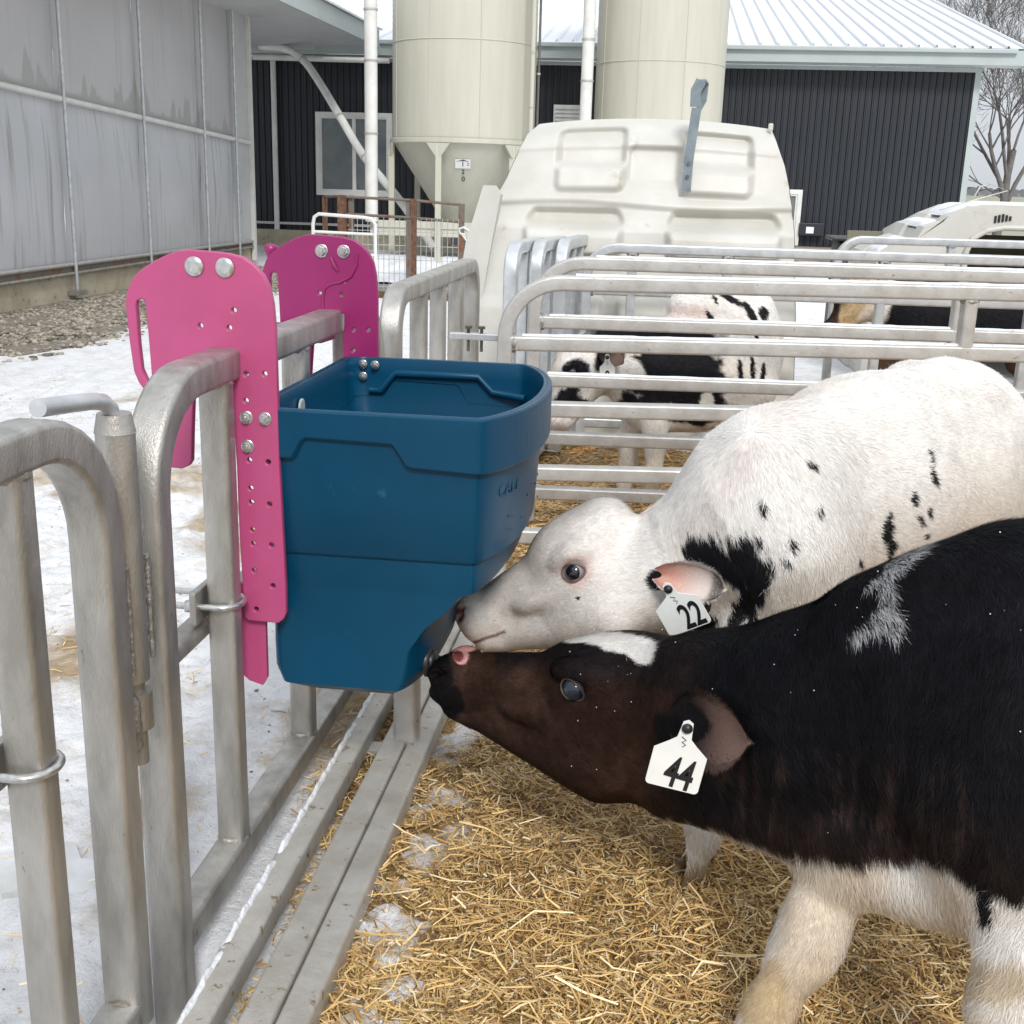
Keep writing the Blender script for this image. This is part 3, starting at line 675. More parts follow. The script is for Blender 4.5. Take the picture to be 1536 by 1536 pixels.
MB().box((-10.4, BY - .045, 2.98), (4.62, BY - .005, 3.04)).build('wall_top_trim', FASC, cb)
MB().box((-10.4, BY - .09, -.1), (-2.0, BY + .05, .268)).build('foundation_wall', CONC, cb)
MB().box((-2.0, BY - .05, -.1), (4.6, BY + .05, .268)).build('foundation_wall', CONCG, cb)
MB().box((4.53, BY + .05, 0), (4.60, 31, 3.0)).build('side_wall', BLACKS, cb)
MB().box((-10.3, 19.60, 3.05), (5.15, BY, 3.07)).build('soffit', SOFF, cb)
MB().box((-10.3, 19.57, 3.05), (5.15, 19.60, 3.26)).build('fascia', FASC, cb)
MB().prism([(19.60, 3.05), (19.60, 3.27), (31, 5.85), (31, 5.6), (20.4, 3.2)], 0, 5.10, 5.15).build('rake_trim', FASC, cb)
MB().box((-5.3, 19.50, 3.215), (5.0, 19.568, 3.275), .01).build('gutter', FASC, cb)
SL = (5.85 - 3.28) / (31 - 19.55)
def roof_panel(w, ribs):
    pts = []; pitch = w / ribs
    for k in range(ribs):
        x = k * pitch; pts += [(x, 0), (x + pitch * .80, 0), (x + pitch * .86, .035), (x + pitch * .94, .035)]
    pts += [(w, 0)]; n = len(pts)
    vs = [(x, 19.55, 3.285 + h) for x, h in pts] + [(x, 31, 3.285 + (31 - 19.55) * SL + h) for x, h in pts]
    return vs, [(i, i + 1, n + i + 1, n + i) for i in range(n - 1)]
vs, fs = roof_panel(.78, 3); me1 = None; x = 5.15 - .78
while x > -12:
    if me1 is None: o = MB().add(vs, fs).build('roof_panel', ROOFM, cb); me1 = o.data; o.location = (x, 0, 0)
    else: o = bpy.data.objects.new('roof_panel', me1); COL.objects.link(o); o.parent = cb; o.location = (x, 0, 0)
    x -= .78
RD = M('roof rib shadow seam', (.56, .59, .62, 1), None, rough=.6)  # thin grey strips beside the ribs: rib shade put in as colour
me2 = None; x = 5.15 - .26 + .20
while x > -11.9:
    if me2 is None: o = MB().prism([(19.56, 3.288), (30.9, 3.288 + 11.34 * SL), (30.9, 3.310 + 11.34 * SL), (19.56, 3.306)], 0, .0, .009).build('rib_shade_strip', RD, cb); me2 = o.data; o.location = (x, 0, 0)
    else: o = bpy.data.objects.new('rib_shade_strip', me2); COL.objects.link(o); o.parent = cb; o.location = (x, 0, 0)
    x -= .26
# window
def window(x0, x1, z0, z1, panes, fr=.07, y=BY - .03, mat=WHITEP):
    w = MB(); d = .06
    w.box((x0, y - d, z0), (x1, y + .02, z0 + fr)); w.box((x0, y - d, z1 - fr), (x1, y + .02, z1)); w.box((x0, y - d, z0 + fr), (x0 + fr, y + .02, z1 - fr)); w.box((x1 - fr, y - d, z0 + fr), (x1, y + .02, z1 - fr))
    f = w.build('window', mat, cb)
    st = (x1 - x0 - 2 * fr) / panes
    for k in range(panes):
        a = x0 + fr + st * k
        MB().box((a + .03, y - .02, z0 + fr + .03), (a + st - .03, y - .012, z1 - fr - .03)).build('pane', GLASSM, f)
        s = MB(); s.box((a, y - .045, z0 + fr), (a + .03, y, z1 - fr)); s.box((a + st - .03, y - .045, z0 + fr), (a + st, y, z1 - fr)); s.box((a + .03, y - .045, z0 + fr), (a + st - .03, y, z0 + fr + .03)); s.box((a + .03, y - .045, z1 - fr - .03), (a + st - .03, y, z1 - fr))
        s.build('sash', mat, f)
window(-5.92, -4.62, .86, 2.19, 2)
window(1.72, 2.09, .30, 1.17, 1)
v_ = MB()
v_.box((-1.96, BY - .07, 2.05), (-1.50, BY - .045, 2.38))
for k in range(5): v_.prism([(BY - .07, 2.07 + k * .062), (BY - .11, 2.07 + k * .062), (BY - .07, 2.12 + k * .062)], 0, -1.93, -1.53)
v_.build('wall_vent', WHITEP, cb)
eb = MB().box((2.08, BY - .14, .46), (2.47, BY - .03, .66), .01).build('meter_box', BLACKS, cb)
MB().box((2.19, BY - .146, .50), (2.31, BY - .141, .60)).build('label_plate', PAPER, eb)
MB().box((1.6, BY - .5, .0), (4.6, BY - .1, .29)).build('timber_sill', M('weathered timber', srgb(150, 142, 134), srgb(110, 100, 90), 9, .9, stretch=(.3, 3, 3)), cb)
MB().tube([(-6.61, BY - .12, .27), (-6.61, BY - .12, 3.1)], .045, 10).build('downpipe', WHITEP, cb)
MB().tube([(-6.85, BY - .35, 3.0), (-4.6, BY - .35, 2.98)], .05, 10).build('overhead_pipe', WHITEP, cb)
MB().tube([(-7.0, BY - .6, .1), (-7.15, BY - .6, 2.3)], .012, 6).build('thin_rod', GALVBR, cb)
MB().box((-10.2, BY - .12, .36), (-4.2, BY - .06, .40)).build('wall_rail', GALV2, cb)

# ------------------------------------------------------------------ silos
def silo(cx, cy, r, zring, zbot, label, seams, mk_legs=True):
    s = thing('feed_silo', label, 'silo', (cx, cy, 0), 'cream feed silos')
    MB().lathe((cx, cy, 0), (0, 0, 1), [(r, zring), (r, 6.5), (.3, 7.4), (0.0, 7.4)], 72).build('cylinder_shell', SILO, s, autos=30)
    ring = MB().lathe((cx, cy, 0), (0, 0, 1), [(r + .012, zring - .045), (r + .035, zring - .03), (r + .035, zring + .02), (r + .004, zring + .03)], 72).build('support_ring', SILO, s, autos=30)
    MB().lathe((cx, cy, 0), (0, 0, 1), [(.13, zbot), (.17, zbot + .05), (r - .01, zring - .02)], 64).build('hopper_cone', SILO, s, autos=30)
    MB().lathe((cx, cy, 0), (0, 0, 1), [(.15, zbot - .12), (.15, zbot + .02)], 24).build('hopper_boot', STEELD, s)
    MB().lathe((cx, cy, 0), (0, 0, 1), [(r + .0105, zring + .028), (r + .0105, zring + .040)], 72).build('ring_shadow_line', SILOG, s)  # darker band above the ring, its shadow line painted on
    for z in seams:
        MB().lathe((cx, cy, 0), (0, 0, 1), [(r + .001, z - .008), (r + .008, z - .004), (r + .008, z + .004), (r + .001, z + .008)], 72).build('seam_band', SILO, s)
    for k in range(9):
        a = R_(k * 40 + 12); p = Vector((cx + (r + .001) * math.cos(a), cy + (r + .001) * math.sin(a), 0))
        MB().tube([p + Vector((0, 0, zring + .04)), p + Vector((0, 0, 6.4))], .0055, 6).build('seam_strip', SILO, s)
    if mk_legs:
        for k in range(6):
            a = R_(-99 + 60 * k); ex, ey = math.cos(a), math.sin(a); px, py = cx + (r + .02) * ex, cy + (r + .02) * ey
            MB().box((px - .038, py - .03, 0.0), (px + .038, py + .03, zring - .05), .006).build('leg', SILO, s)
            tx, ty = -ey, ex
            g = MB(); w0, w1 = .16, .038
            P = [(px + tx * q, py + ty * q, z) for q, z in ((-w0, zring - .04), (w0, zring - .04), (w1, zring - .20), (-w1, zring - .20))]
            Q = [(p[0] + ex * .03, p[1] + ey * .03, p[2]) for p in P]
            g.add(P + Q, [(3, 2, 1, 0), (4, 5, 6, 7), (0, 1, 5, 4), (1, 2, 6, 5), (2, 3, 7, 6), (3, 0, 4, 7)]).build('gusset', SILO, s)
    return s
s1 = silo(-2.83, 16.45, .955, 1.665, .43, 'left cream feed silo with hopper cone and unit label on legs', (2.88, 4.1, 5.3))
s2 = silo(-.245, 17.0, .865, 1.7, .5, 'right cream feed silo rising behind the calf hutch', (2.72, 3.9, 5.2))
stk = MB().prism([(-.105, 1.40), (.105, 1.42), (.12, 1.50), (-.03, 1.52)], 1, 0, .003)
# sticker with a small logo, letter T and numbers down the cone
ca = math.atan2(.955 - .17, 1.645 - .48)
def on_cone(px, z):   # point on cone front near world x = px
    rr = .17 + (.945 - .17) * (z - .48) / (1.645 - .48); return (px, 16.45 - math.sqrt(max(rr * rr - (px + 2.83) ** 2, 0)) - .012, z)
def cone_frame(x, z):
    p = Vector(on_cone(x, z)); q = Vector(on_cone(x + .02, z)); u = Vector(on_cone(x, z + .02)); return frame(p, q - p, u - p)
hc = [c for c in s1.children if c.name.startswith('hopper_cone')][0]
fr_ = cone_frame(-2.70, 1.375)
pm = MB(); pm.box((-.10, -.065, -.0015), (.10, .07, .0015)); pm.v = [tuple(fr_ @ Vector(p)) for p in pm.v]
pm.build('sticker', PAPER, hc)
for ch, x, z, s_ in (('1', -2.70, 1.375, .11), ('2', -2.635, 1.375, .06), ('2', -2.706, 1.275, .09), ('0', -2.714, 1.185, .10)):
    fm = cone_frame(x, z); fm.translation = fm.translation + fm.col[2].to_3d() * .004; text_mesh(ch, s_, INK, hc, fm, 'printed_character', .001)
am = MB(); am.add([tuple(fr_ @ Vector(p)) for p in ((-.09, .035, .004), (0, .068, .004), (.09, .035, .004), (0, .05, .004))], [(0, 1, 2, 3)]); am.build('printed_arrow', INK, hc)
# pipes on silos
def pipe(label, cx, cy, z0, z1, r, mat=WHITEP, brk=(2.0, 3.0)):
    p = thing('fill_pipe', label, 'pipe', (cx, cy, z0), 'vertical pipes beside the silos')
    MB().tube([(cx, cy, z0), (cx, cy, z1)], r, 20).build('pipe_tube', mat, p, autos=50)
    for z in brk:
        MB().lathe((cx, cy, z), (0, 0, 1), [(r + .008, -.012), (r + .008, .012)], 20).build('pipe_band', GALV2, p)
    return p
pipe('wide white vertical pipe left of the left silo', -3.87, 15.5, .62, 6.4, .083, brk=(1.72, 2.6, 3.2))
pipe('white vertical pipe between the two silos', -1.165, 16.1, 1.3, 6.4, .078, brk=(2.45, 2.95))
pipe('thin cream ladder rail pipe on the right side of the left silo', -1.83, 15.7, 1.72, 6.4, .028, SILO, brk=(2.1, 2.75))
pipe('thin black cable pipe right of the left silo', -1.76, 15.8, .9, 6.4, .016, STEELD, brk=(2.5,))
def PXY(px, py, y):   # point seen in the given picture direction at depth y
    v = cam.matrix_world.to_3x3() @ Vector(((px - 768) / 1762., -(py - 768) / 1762., -1)); return Vector((0, 0, H_CAM)) + v * (y / v.y)
ag = thing('auger_tube', 'curved white feed auger tube running down to the left silo boot', 'auger', (-3, 16.2, 0))
pp = [PXY(*q) for q in ((392, 70, 19.3), (430, 74, 18.9), (455, 90, 18.5), (480, 125, 18.1), (510, 175, 17.7), (547, 236, 17.3), (600, 301, 16.9), (652, 374, 16.4))]
# smooth the polyline
def catmull(P, n=6):
    P = [Vector(p) for p in P]; out = []
    for i in range(len(P) - 1):
        a = P[max(i - 1, 0)]; b = P[i]; c = P[i + 1]; d = P[min(i + 2, len(P) - 1)]
        for k in range(n):
            t = k / n; out.append(.5 * ((2 * b) + (c - a) * t + (2 * a - 5 * b + 4 * c - d) * t * t + (3 * b - a - 3 * c + d) * t ** 3))
    return out + [P[-1]]
MB().tube(catmull(pp), .058, 14, nrm=(0, 1, 0)).build('auger_pipe', WHITEP, ag, autos=50)
for i in (2, 4, 5):
    MB().lathe(pp[i], (Vector(pp[i + 1]) - Vector(pp[i])), [(.066, -.015), (.066, .015)], 16).build('pipe_band', GALV2, ag)

# ------------------------------------------------------------------ loading dock with rusty posts, gate and mesh
sl = MB().box((-4.0, 12.3, -.05), (-.9, 18.2, .09), .01).build('concrete_pad', CONCG); tag(sl, kind='structure')
sn = MB(); n = 40; xs = np.linspace(-3.95, -.95, n); ys = np.linspace(12.4, 15.9, n); XX, YY = np.meshgrid(xs, ys)
ZZ = .092 + np.clip(vnoise(np.c_[XX.ravel(), YY.ravel()], 2.2, 3, 4) - .38, 0, .2) * .45
ii = np.arange(n * n).reshape(n, n)
o = rawmesh('pad_snow', np.c_[XX.ravel(), YY.ravel(), ZZ], np.stack([ii[:-1, :-1].ravel(), ii[:-1, 1:].ravel(), ii[1:, 1:].ravel(), ii[1:, :-1].ravel()], 1), SNOW, smooth=True); tag(o, kind='structure')
dk = thing('dock_railing', 'rusty brown and grey steel railing with wire mesh under the left silo', 'railing', (-2.7, 12, 0))
def post(x, y, z0, z1, w, mat): MB().box((x - w / 2, y - w / 2, z0), (x + w / 2, y + w / 2, z1), .004).build('post', mat, dk)
post(-3.30, 12.0, 0, 1.0, .085, RUST); post(-2.56, 12.0, 0, .985, .055, RUST); post(-2.62, 12.02, 0, .985, .04, RUSTG); post(-2.08, 12.05, .0, .95, .055, RUSTG); post(-3.22, 12.05, 0, 1.0, .05, RUSTG)
post(-3.86, 13.3, 0, .96, .05, RUST)
for z in (.97, .80):
    MB().tube([(-3.3, 12.0, z + .015), (-2.56, 12.0, z), (-2.08, 12.05, z - .03)], .014, 8).build('handrail', RUSTG, dk)
MB().tube([(-3.86, 13.3, .955), (-3.3, 12.0, .99)], .014, 8).build('handrail', RUSTG, dk)
MB().box((-3.3, 11.95, -.02), (-2.0, 12.05, .05), .004).build('base_angle', RUST, dk)
ms = MB()
for x in np.arange(-3.2, -2.08, .055): ms.tube([(x, 12.0, .06), (x, 12.0, .80)], .0035, 4, caps=False)
for z in np.arange(.1, .8, .14): ms.tube([(-3.25, 12.0, z), (-2.08, 12.03, z)], .0035, 4, caps=False)
ms.build('wire_mesh', GALVBR, dk, kind='stuff')
wg = thing('white_gate', 'small white tubular gate beside the rusty dock post', 'gate', (-3.4, 11.6, 0))
g_ = lambda x, z: (x, 11.6, z)
MB().tube([g_(-3.49, .05), g_(-3.49, .72), g_(-3.475, .79), g_(-3.43, .82), g_(-2.98, .80), g_(-2.90, .79), g_(-2.86, .74), g_(-2.86, .05)], .018, 10, nrm=(0, 1, 0)).build('gate_frame', WHITEP, wg)
for z in (.65, .45, .28, .12): MB().tube([g_(-3.49, z), g_(-2.86, z - .01)], .014, 8).build('gate_bar', WHITEP, wg)
bm_ = thing('support_beam', 'cream steel beam bracing the silo legs above the pad', 'beam', (-3, 16, .6))
MB().box((-3.9, 15.52, .55), (-1.9, 15.58, .64), .005).build('beam_flange', SILO, bm_)
MB().box((-3.9, 15.54, .45), (-1.9, 15.56, .55)).build('beam_web', SILO, bm_)
ch_ = thing('hook_chain', 'bent white hook bar at the left edge of the cream hutch', 'hook', (-1.0, 9, .6))
def PXY(px, py, y):   # direction-based placement used for small far items
    v = cam.matrix_world.to_3x3() @ Vector(((px - 768) / 1762., -(py - 768) / 1762., -1)); return Vector((0, 0, H_CAM)) + v * (y / v.y)
MB().tube([PXY(*p, 9) for p in ((697, 352), (690, 350), (689, 343), (696, 341), (703, 346), (712, 348))], .008, 8, nrm=(0, 1, 0)).tube([PXY(*p, 9) for p in ((692, 350), (712, 378))], .007, 8).build('hook_bar', WHITEP, ch_)
# ------------------------------------------------------------------ large cream hutch
big = thing('calf_hutch', 'large cream plastic calf hutch with moulded pockets behind the pen dividers', 'hutch', (-.15, 6.5, 0))
HC = -.15; HTOP = 1.475
def hw_left(z):  return np.interp(z, [0, .55, .9, 1.05, 1.2, 1.36, 1.42, 1.475], [.865, .835, .775, .74, .66, .60, .58, .535])
def hw_right(z): return np.interp(z, [0, .55, .9, 1.05, 1.2, 1.30, 1.36, 1.475], [.80, .775, .745, .735, .71, .685, .66, .625])
def front_y(z):  return np.interp(z, [0, .60, .66, .98, 1.06, 1.10, 1.36, 1.42, 1.475], [5.62, 5.68, 5.70, 5.76, 5.86, 5.88, 6.00, 6.08, 6.20])
def rbox(u, v, u0, u1, v0, v1, s=.020, r=.03):
    cu, cv, hu, hv = (u0 + u1) / 2, (v0 + v1) / 2, (u1 - u0) / 2 - r, (v1 - v0) / 2 - r
    d = np.hypot(np.maximum(np.abs(u - cu) - hu, 0), np.maximum(np.abs(v - cv) - hv, 0)) + np.minimum(np.maximum(np.abs(u - cu) - hu, np.abs(v - cv) - hv), 0) - r
    return 1 - sstep(d, -s, s)
def hutch_front():
    nu, nv = 190, 190
    U, V = np.meshgrid(np.linspace(0, 1, nu), np.linspace(0, 1, nv)); Z = V * HTOP
    crown = .035 * (1 - (2 * U - 1) ** 2) * sstep(Z, .9, HTOP)           # gently arched top
    Xl = HC - hw_left(Z); Xr = HC + hw_right(Z); X = Xl + (Xr - Xl) * U
    Y = front_y(Z) + .05 * np.abs(2 * U - 1) ** 6
    # upper pockets: recessed with a sill that bulges forward
    for a, b, c, d in ((-.555, -.235, 1.15, 1.425), (.06, .375, 1.14, 1.415)):
        slant = .05 * (1.25 - Z) / .15 * (1 if a > 0 else -1)
        m = rbox(X + np.clip(slant, -.06, .06) * .0, Z, a, b, c, d)
        Y = Y + m * .075; Y = Y - m * .125 * (1 - sstep(Z, 1.235, 1.285))
    m = rbox(X, Z, -.215, .04, 1.15, 1.34); Y = Y + m * .032 * sstep(Z, 1.15, 1.20)
    Y = Y - .018 * np.exp(-((Z - 1.345) / .012) ** 2) * (X < .5) * .5
    # ledges
    Zw = Z + .012 * np.sin(X * 5 + 1) ; Y = Y - .024 * sstep(Zw, 1.07, 1.10) * (1 - sstep(Zw, 1.10, 1.16))
    for a, b in ((-.68, -.225), (.0, .52)):
        m = rbox(X, Z, a, b, .86, 1.06, .02, .05); Y = Y - m * .09 * (1 - sstep(Z, .95, 1.02)); Y = Y + m * .065 * sstep(Z, .97, 1.02)
    # lower vertical flutes
    for a, b in ((-.66, -.30), (-.22, .02), (.10, .34), (.42, .62)):
        Y = Y - rbox(X, Z, a, b, .08, .66, .012, .02) * .022
    Y = Y + (vnoise(np.c_[X.ravel(), Z.ravel()], 3, 2, 3).reshape(X.shape) - .5) * .02
    i = np.arange(nu * nv).reshape(nv, nu)
    F = np.stack([i[:-1, :-1].ravel(), i[:-1, 1:].ravel(), i[1:, 1:].ravel(), i[1:, :-1].ravel()], 1)
    ZZ = Z + crown
    rawmesh('moulded_wall', np.c_[X.ravel(), Y.ravel(), ZZ.ravel()], F, HUTCH, big, smooth=True)
    # shell behind: sides and roof as one sheet wrapped from the edge of the front
    ring = [(X[j, 0], Y[j, 0], ZZ[j, 0]) for j in range(0, nv, 9)] + [(X[-1, k], Y[-1, k], ZZ[-1, k]) for k in range(0, nu, 9)] + [(X[j, -1], Y[j, -1], ZZ[j, -1]) for j in range(nv - 1, -1, -9)]
    vs = []; L = len(ring)
    for q in (0, .02, .3, .65, 1.0):
        for x, y, z in ring: vs.append((HC + (x - HC) * (1.004 + .02 * math.sin(q * 9)), y + (7.75 - y) * q, z * (1 + .02 * q)))
    fs = [(r * L + k, r * L + k + 1, (r + 1) * L + k + 1, (r + 1) * L + k) for r in range(4) for k in range(L - 1)]
    MB().add(vs, [f[::-1] for f in fs], True).build('shell_body', HUTCH, big)
hutch_front()
# side flange standing out on the left
MB().prism([(-1.035, .0), (-1.02, .55), (-.965, .90), (-.885, 1.17), (-.835, 1.17), (-.80, 1.13), (-.84, .9), (-.90, .5), (-.92, .0)], 1, 5.72, 5.80).build('side_flange', HUTCH, big)
MB().box((.455, 6.17, 1.465), (.478, 6.20, 1.500), .006).build('corner_lug', HUTCH, big)
lb2 = thing('lift_hook', 'grey steel lifting hook strap bolted to the top of the cream hutch', 'hook', (.08, 5.95, 1.17))
def strap(P, w, th, name, mat):
    m = MB(); m.sweep(P, [(-w / 2, -th / 2), (w / 2, -th / 2), (w / 2, th / 2), (-w / 2, th / 2)], (1, 0, 0), smooth=False); return m.build(name, mat, lb2, autos=30)
GS = M('galvanised strap', srgb(120, 134, 140), srgb(146, 156, 160), 14, .4, .5, .2)
strap([PXY(1029, 286, 5.86), PXY(1033, 240, 5.86), PXY(1045, 162, 5.86)], .045, .012, 'strap_lower', GS)
a, b, c, d = PXY(1043, 160, 5.86), PXY(1044, 136, 5.86), PXY(1052, 121, 5.86), PXY(1055, 138, 5.90)
strap([a, b, c], .05, .012, 'strap_upper', GS); strap([c, PXY(1056, 126, 5.93), PXY(1053, 150, 5.93), PXY(1046, 162, 5.93)], .045, .012, 'strap_return', GS)
for px, py in ((1033, 245), (1031, 265)):
    p = PXY(px, py, 5.85); MB().lathe(p, (0, -1, 0), [(.009, 0), (.009, .006)], 8).build('bolt', STEELD, lb2)

# ------------------------------------------------------------------ small snowy hutch at the right
sh = thing('snowy_hutch', 'low cream calf hutch with snow on its stepped roof and a dark door opening', 'hutch', (2.1, 8, 0))
def small_hutch():
    # stepped profile across x (left side steps) extruded back in y
    prof = [(x_, max(z_ - .035, 0)) for x_, z_ in [(1.30, .0), (1.33, .83), (1.43, .90), (1.56, .94), (1.60, 1.02), (1.71, 1.055), (1.74, 1.09), (1.88, 1.15), (2.00, 1.165), (2.40, 1.165), (2.52, 1.15), (2.66, 1.09), (2.69, 1.055), (2.80, 1.02), (2.84, .94), (2.97, .90), (3.07, .83), (3.1, 0)]]
    m = MB(); ys = [7.9, 8.12, 8.16, 8.5, 8.54, 8.9, 9.6]; vs = []
    sc_ = [1.0, 1.0, .975, .975, 1.0, 1.0, .93]
    for y, s_ in zip(ys, sc_):
        for x, z in prof: vs.append((2.2 + (x - 2.2) * s_, y, z * (s_ if z > .5 else 1)))
    n = len(prof); fs = [(r * n + k, (r + 1) * n + k, (r + 1) * n + k + 1, r * n + k + 1) for r in range(len(ys) - 1) for k in range(n - 1)]
    m.add(vs, fs, False).build('stepped_shell', HUTCH, sh)
    # front wall with door arch
    door = [(1.86, 0), (1.87, .84), (1.90, .925), (1.98, .975), (2.08, .995), (2.3, .995), (2.42, .975), (2.5, .925), (2.53, .84), (2.54, 0)]
    outer = prof
    vs = [(x, 7.9, z) for x, z in outer] + [(x, 7.9, z) for x, z in door]; 
    bm = bmesh.new(); ov = [bm.verts.new((x, 7.9, z)) for x, z in outer]; dv = [bm.verts.new((x, 7.9, z)) for x, z in door]
    bm.faces.new(ov[:9] + dv[4::-1]); bm.faces.new(ov[8:] + dv[:3:-1] if False else ov[8:] + dv[9:3:-1]); 
    bmesh.ops.triangulate(bm, faces=bm.faces[:]); MB().bm(bm).build('front_wall', HUTCH, sh)
    MB().tube([(x, 7.885, z) for x, z in door], .018, 8, nrm=(0, 1, 0)).build('door_rim', HUTCH, sh)
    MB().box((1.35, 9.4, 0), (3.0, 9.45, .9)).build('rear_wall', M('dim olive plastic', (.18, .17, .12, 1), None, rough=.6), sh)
    for k in range(5):
        MB().box((1.955 + k * .022 + .06, 7.893, 1.022 + .004 * k), (1.962 + k * .022 + .067, 7.898, 1.066 + .006 * (2 - abs(k - 2))), .001).build('vent_slot', INK, sh)
    for x0, x1, y0, y1, z in ((1.43, 1.56, 8.0, 8.6, .945), (1.61, 1.72, 8.0, 8.9, 1.062), (1.76, 1.98, 8.0, 8.8, 1.155), (2.02, 2.4, 8.0, 9.0, 1.175), (1.34, 1.42, 8.0, 8.5, .885)):
        xs = np.linspace(x0, x1, 9); ys2 = np.linspace(y0, y1, 14); XX, YY = np.meshgrid(xs, ys2); e = np.minimum(np.minimum(XX - x0, x1 - XX) / (x1 - x0), np.minimum(YY - y0, y1 - YY) / (y1 - y0))
        prz = np.interp(XX, [p[0] for p in prof], [p[1] for p in prof])
        ZZ = prz - .012 + .03 * sstep(e, 0, .18) * (.6 + .6 * vnoise(np.c_[XX.ravel(), YY.ravel()], 8, 3, 3).reshape(XX.shape))
        ii = np.arange(XX.size).reshape(XX.shape); rawmesh('snow_patch', np.c_[XX.ravel(), YY.ravel(), ZZ.ravel()], np.stack([ii[:-1, :-1].ravel(), ii[:-1, 1:].ravel(), ii[1:, 1:].ravel(), ii[1:, :-1].ravel()], 1), SNOW, sh, smooth=True)
    MB().tube([(1.90, 8.0, 1.17), (1.93, 8.0, 1.24), (1.98, 8.02, 1.25)], .006, 6, nrm=(0, 1, 0)).tube([(1.98, 8.02, 1.26), (2.1, 8.0, 1.22), (1.7, 8.0, 1.09)], .004, 6, nrm=(0, 1, 0)).build('lift_wire', GALV2, sh)
small_hutch()
dkb = thing('dark_trough', 'long black plastic trough lying before the charcoal barn wall', 'trough', (2.0, 10, 0))
MB().box((1.35, 9.9, 0), (2.55, 10.3, .80), .05).build('trough_body', M('black plastic', (.02, .02, .02, 1), (.04, .04, .035, 1), 8, .5), dkb)
MB().box((1.3, 9.86, .80), (2.6, 10.34, .83), .01).build('trough_rim', M('black plastic rim', (.035, .035, .03, 1), None, rough=.5), dkb)

# ------------------------------------------------------------------ bare tree, woods
BARK = M('bare tree bark', srgb(92, 88, 84), srgb(116, 112, 110), 6, .9)
tr = thing('bare_tree', 'large leafless tree beside the charcoal barn corner', 'tree', (7.75, 30, 0))
tm = MB(); tw = MB(); rt = random.Random(11)
def limb(p, d, L, r, depth):
    n = 4; pts = [p]; sc_ = [1]
    dd = Vector(d)
    for i in range(n):
        dd = (dd + Vector((rt.uniform(-1, 1), rt.uniform(-1, 1), rt.uniform(-.5, .8))) * .13).normalized(); pts.append(pts[-1] + dd * (L / n)); sc_.append(1 - .42 * (i + 1) / n)
    (tm if depth < 1 else tw).tube(pts, r, 8 if depth < 2 else (5 if depth < 4 else 3), caps=False, scales=sc_, nrm=(0, 1, .2))
    if depth >= 6: return
    kids = 3 if depth < 3 else rt.choice((2, 3))
    for k in range(kids + (2 if depth in (1, 2, 3) else 0)):
        i = rt.choice((2, 3, 4)) if k > 0 else 4
        q = pts[i]; ang = rt.uniform(0, 6.28); sp = rt.uniform(.35, .85)
        a = dd.orthogonal().normalized(); b = dd.cross(a); nd = (dd + (a * math.cos(ang) + b * math.sin(ang)) * sp + Vector((0, 0, .12))).normalized()
        limb(q, nd, L * rt.uniform(.56, .78), max(r * sc_[i] * rt.uniform(.48, .66), .0045), depth + 1)
limb(Vector((7.72, 30, -.1)), Vector((.12, 0, 1)), 2.3, .12, 0)
limb(Vector((7.86, 30, .9)), Vector((.30, .05, 1)), 2.2, .06, 1); limb(Vector((7.80, 30, 1.3)), Vector((-.62, .05, .95)), 1.9, .045, 1); limb(Vector((7.8, 30, 1.6)), Vector((-.25, -.3, 1)), 2.0, .045, 1)
limb(Vector((7.75, 30, 1.1)), Vector((-1.0, .0, .55)), 1.3, .025, 2)
tm.build('trunk', BARK, tr); tw.build('crown', BARK, tr)
tb = MB(); rt2 = random.Random(5)
for i in range(2600):
    x = rt2.uniform(-500, 900); y = rt2.uniform(520, 600); h = rt2.uniform(2.4, 4.6) * (.8 + .4 * math.sin(x * .021) * math.sin(x * .0057 + 1)); w = rt2.uniform(1.2, 3.2)
    tb.add([(x - w, y, -1), (x + w, y, -1), (x + w * .9, y + 1, h * .6), (x + w * .4, y, h), (x - w * .3, y, h * .94), (x - w, y + 1, h * .55)], [(0, 1, 2, 3, 4, 5)])
tb.build('distant_woods', M('distant bare woods', srgb(104, 106, 112), srgb(128, 130, 134), .05, 1), kind='stuff')

# ------------------------------------------------------------------ straw, stones, snow clumps
def ribbons(n, xs, ys, zs, ln, wd, az, tilt, bend, cols, name, mat, twist=.6):
    """n bent flat stalks, two quads each"""
    dx, dy = np.cos(az) * np.cos(tilt), np.sin(az) * np.cos(tilt); dz = np.sin(tilt)
    D = np.stack([dx, dy, dz], 1); side = np.stack([-np.sin(az), np.cos(az), rng.normal(0, twist, n)], 1); side /= np.linalg.norm(side, axis=1)[:, None]
    C = np.stack([xs, ys, zs], 1); B = np.stack([-np.sin(az) * bend, np.cos(az) * bend, np.abs(bend) * .3], 1)
    a = C - D * ln[:, None] / 2; b = C + B * ln[:, None] * .25; c = C + D * ln[:, None] / 2
    w = wd[:, None] / 2
    V = np.stack([a - side * w, a + side * w, b - side * w, b + side * w, c - side * w * .7, c + side * w * .7], 1).reshape(-1, 3)
    i = np.arange(n)[:, None] * 6; F = np.concatenate([i + [0, 2, 3, 1], i + [2, 4, 5, 3]], 1).reshape(-1, 4)
    colv = np.repeat(cols, 6, axis=0)
    o = rawmesh(name, V, F, mat, colors=colv); tag(o, kind='stuff'); return o
STRAW = M('straw stalks', (1, 1, 1, 1), attr='Col', rough=.42, spec=.4)
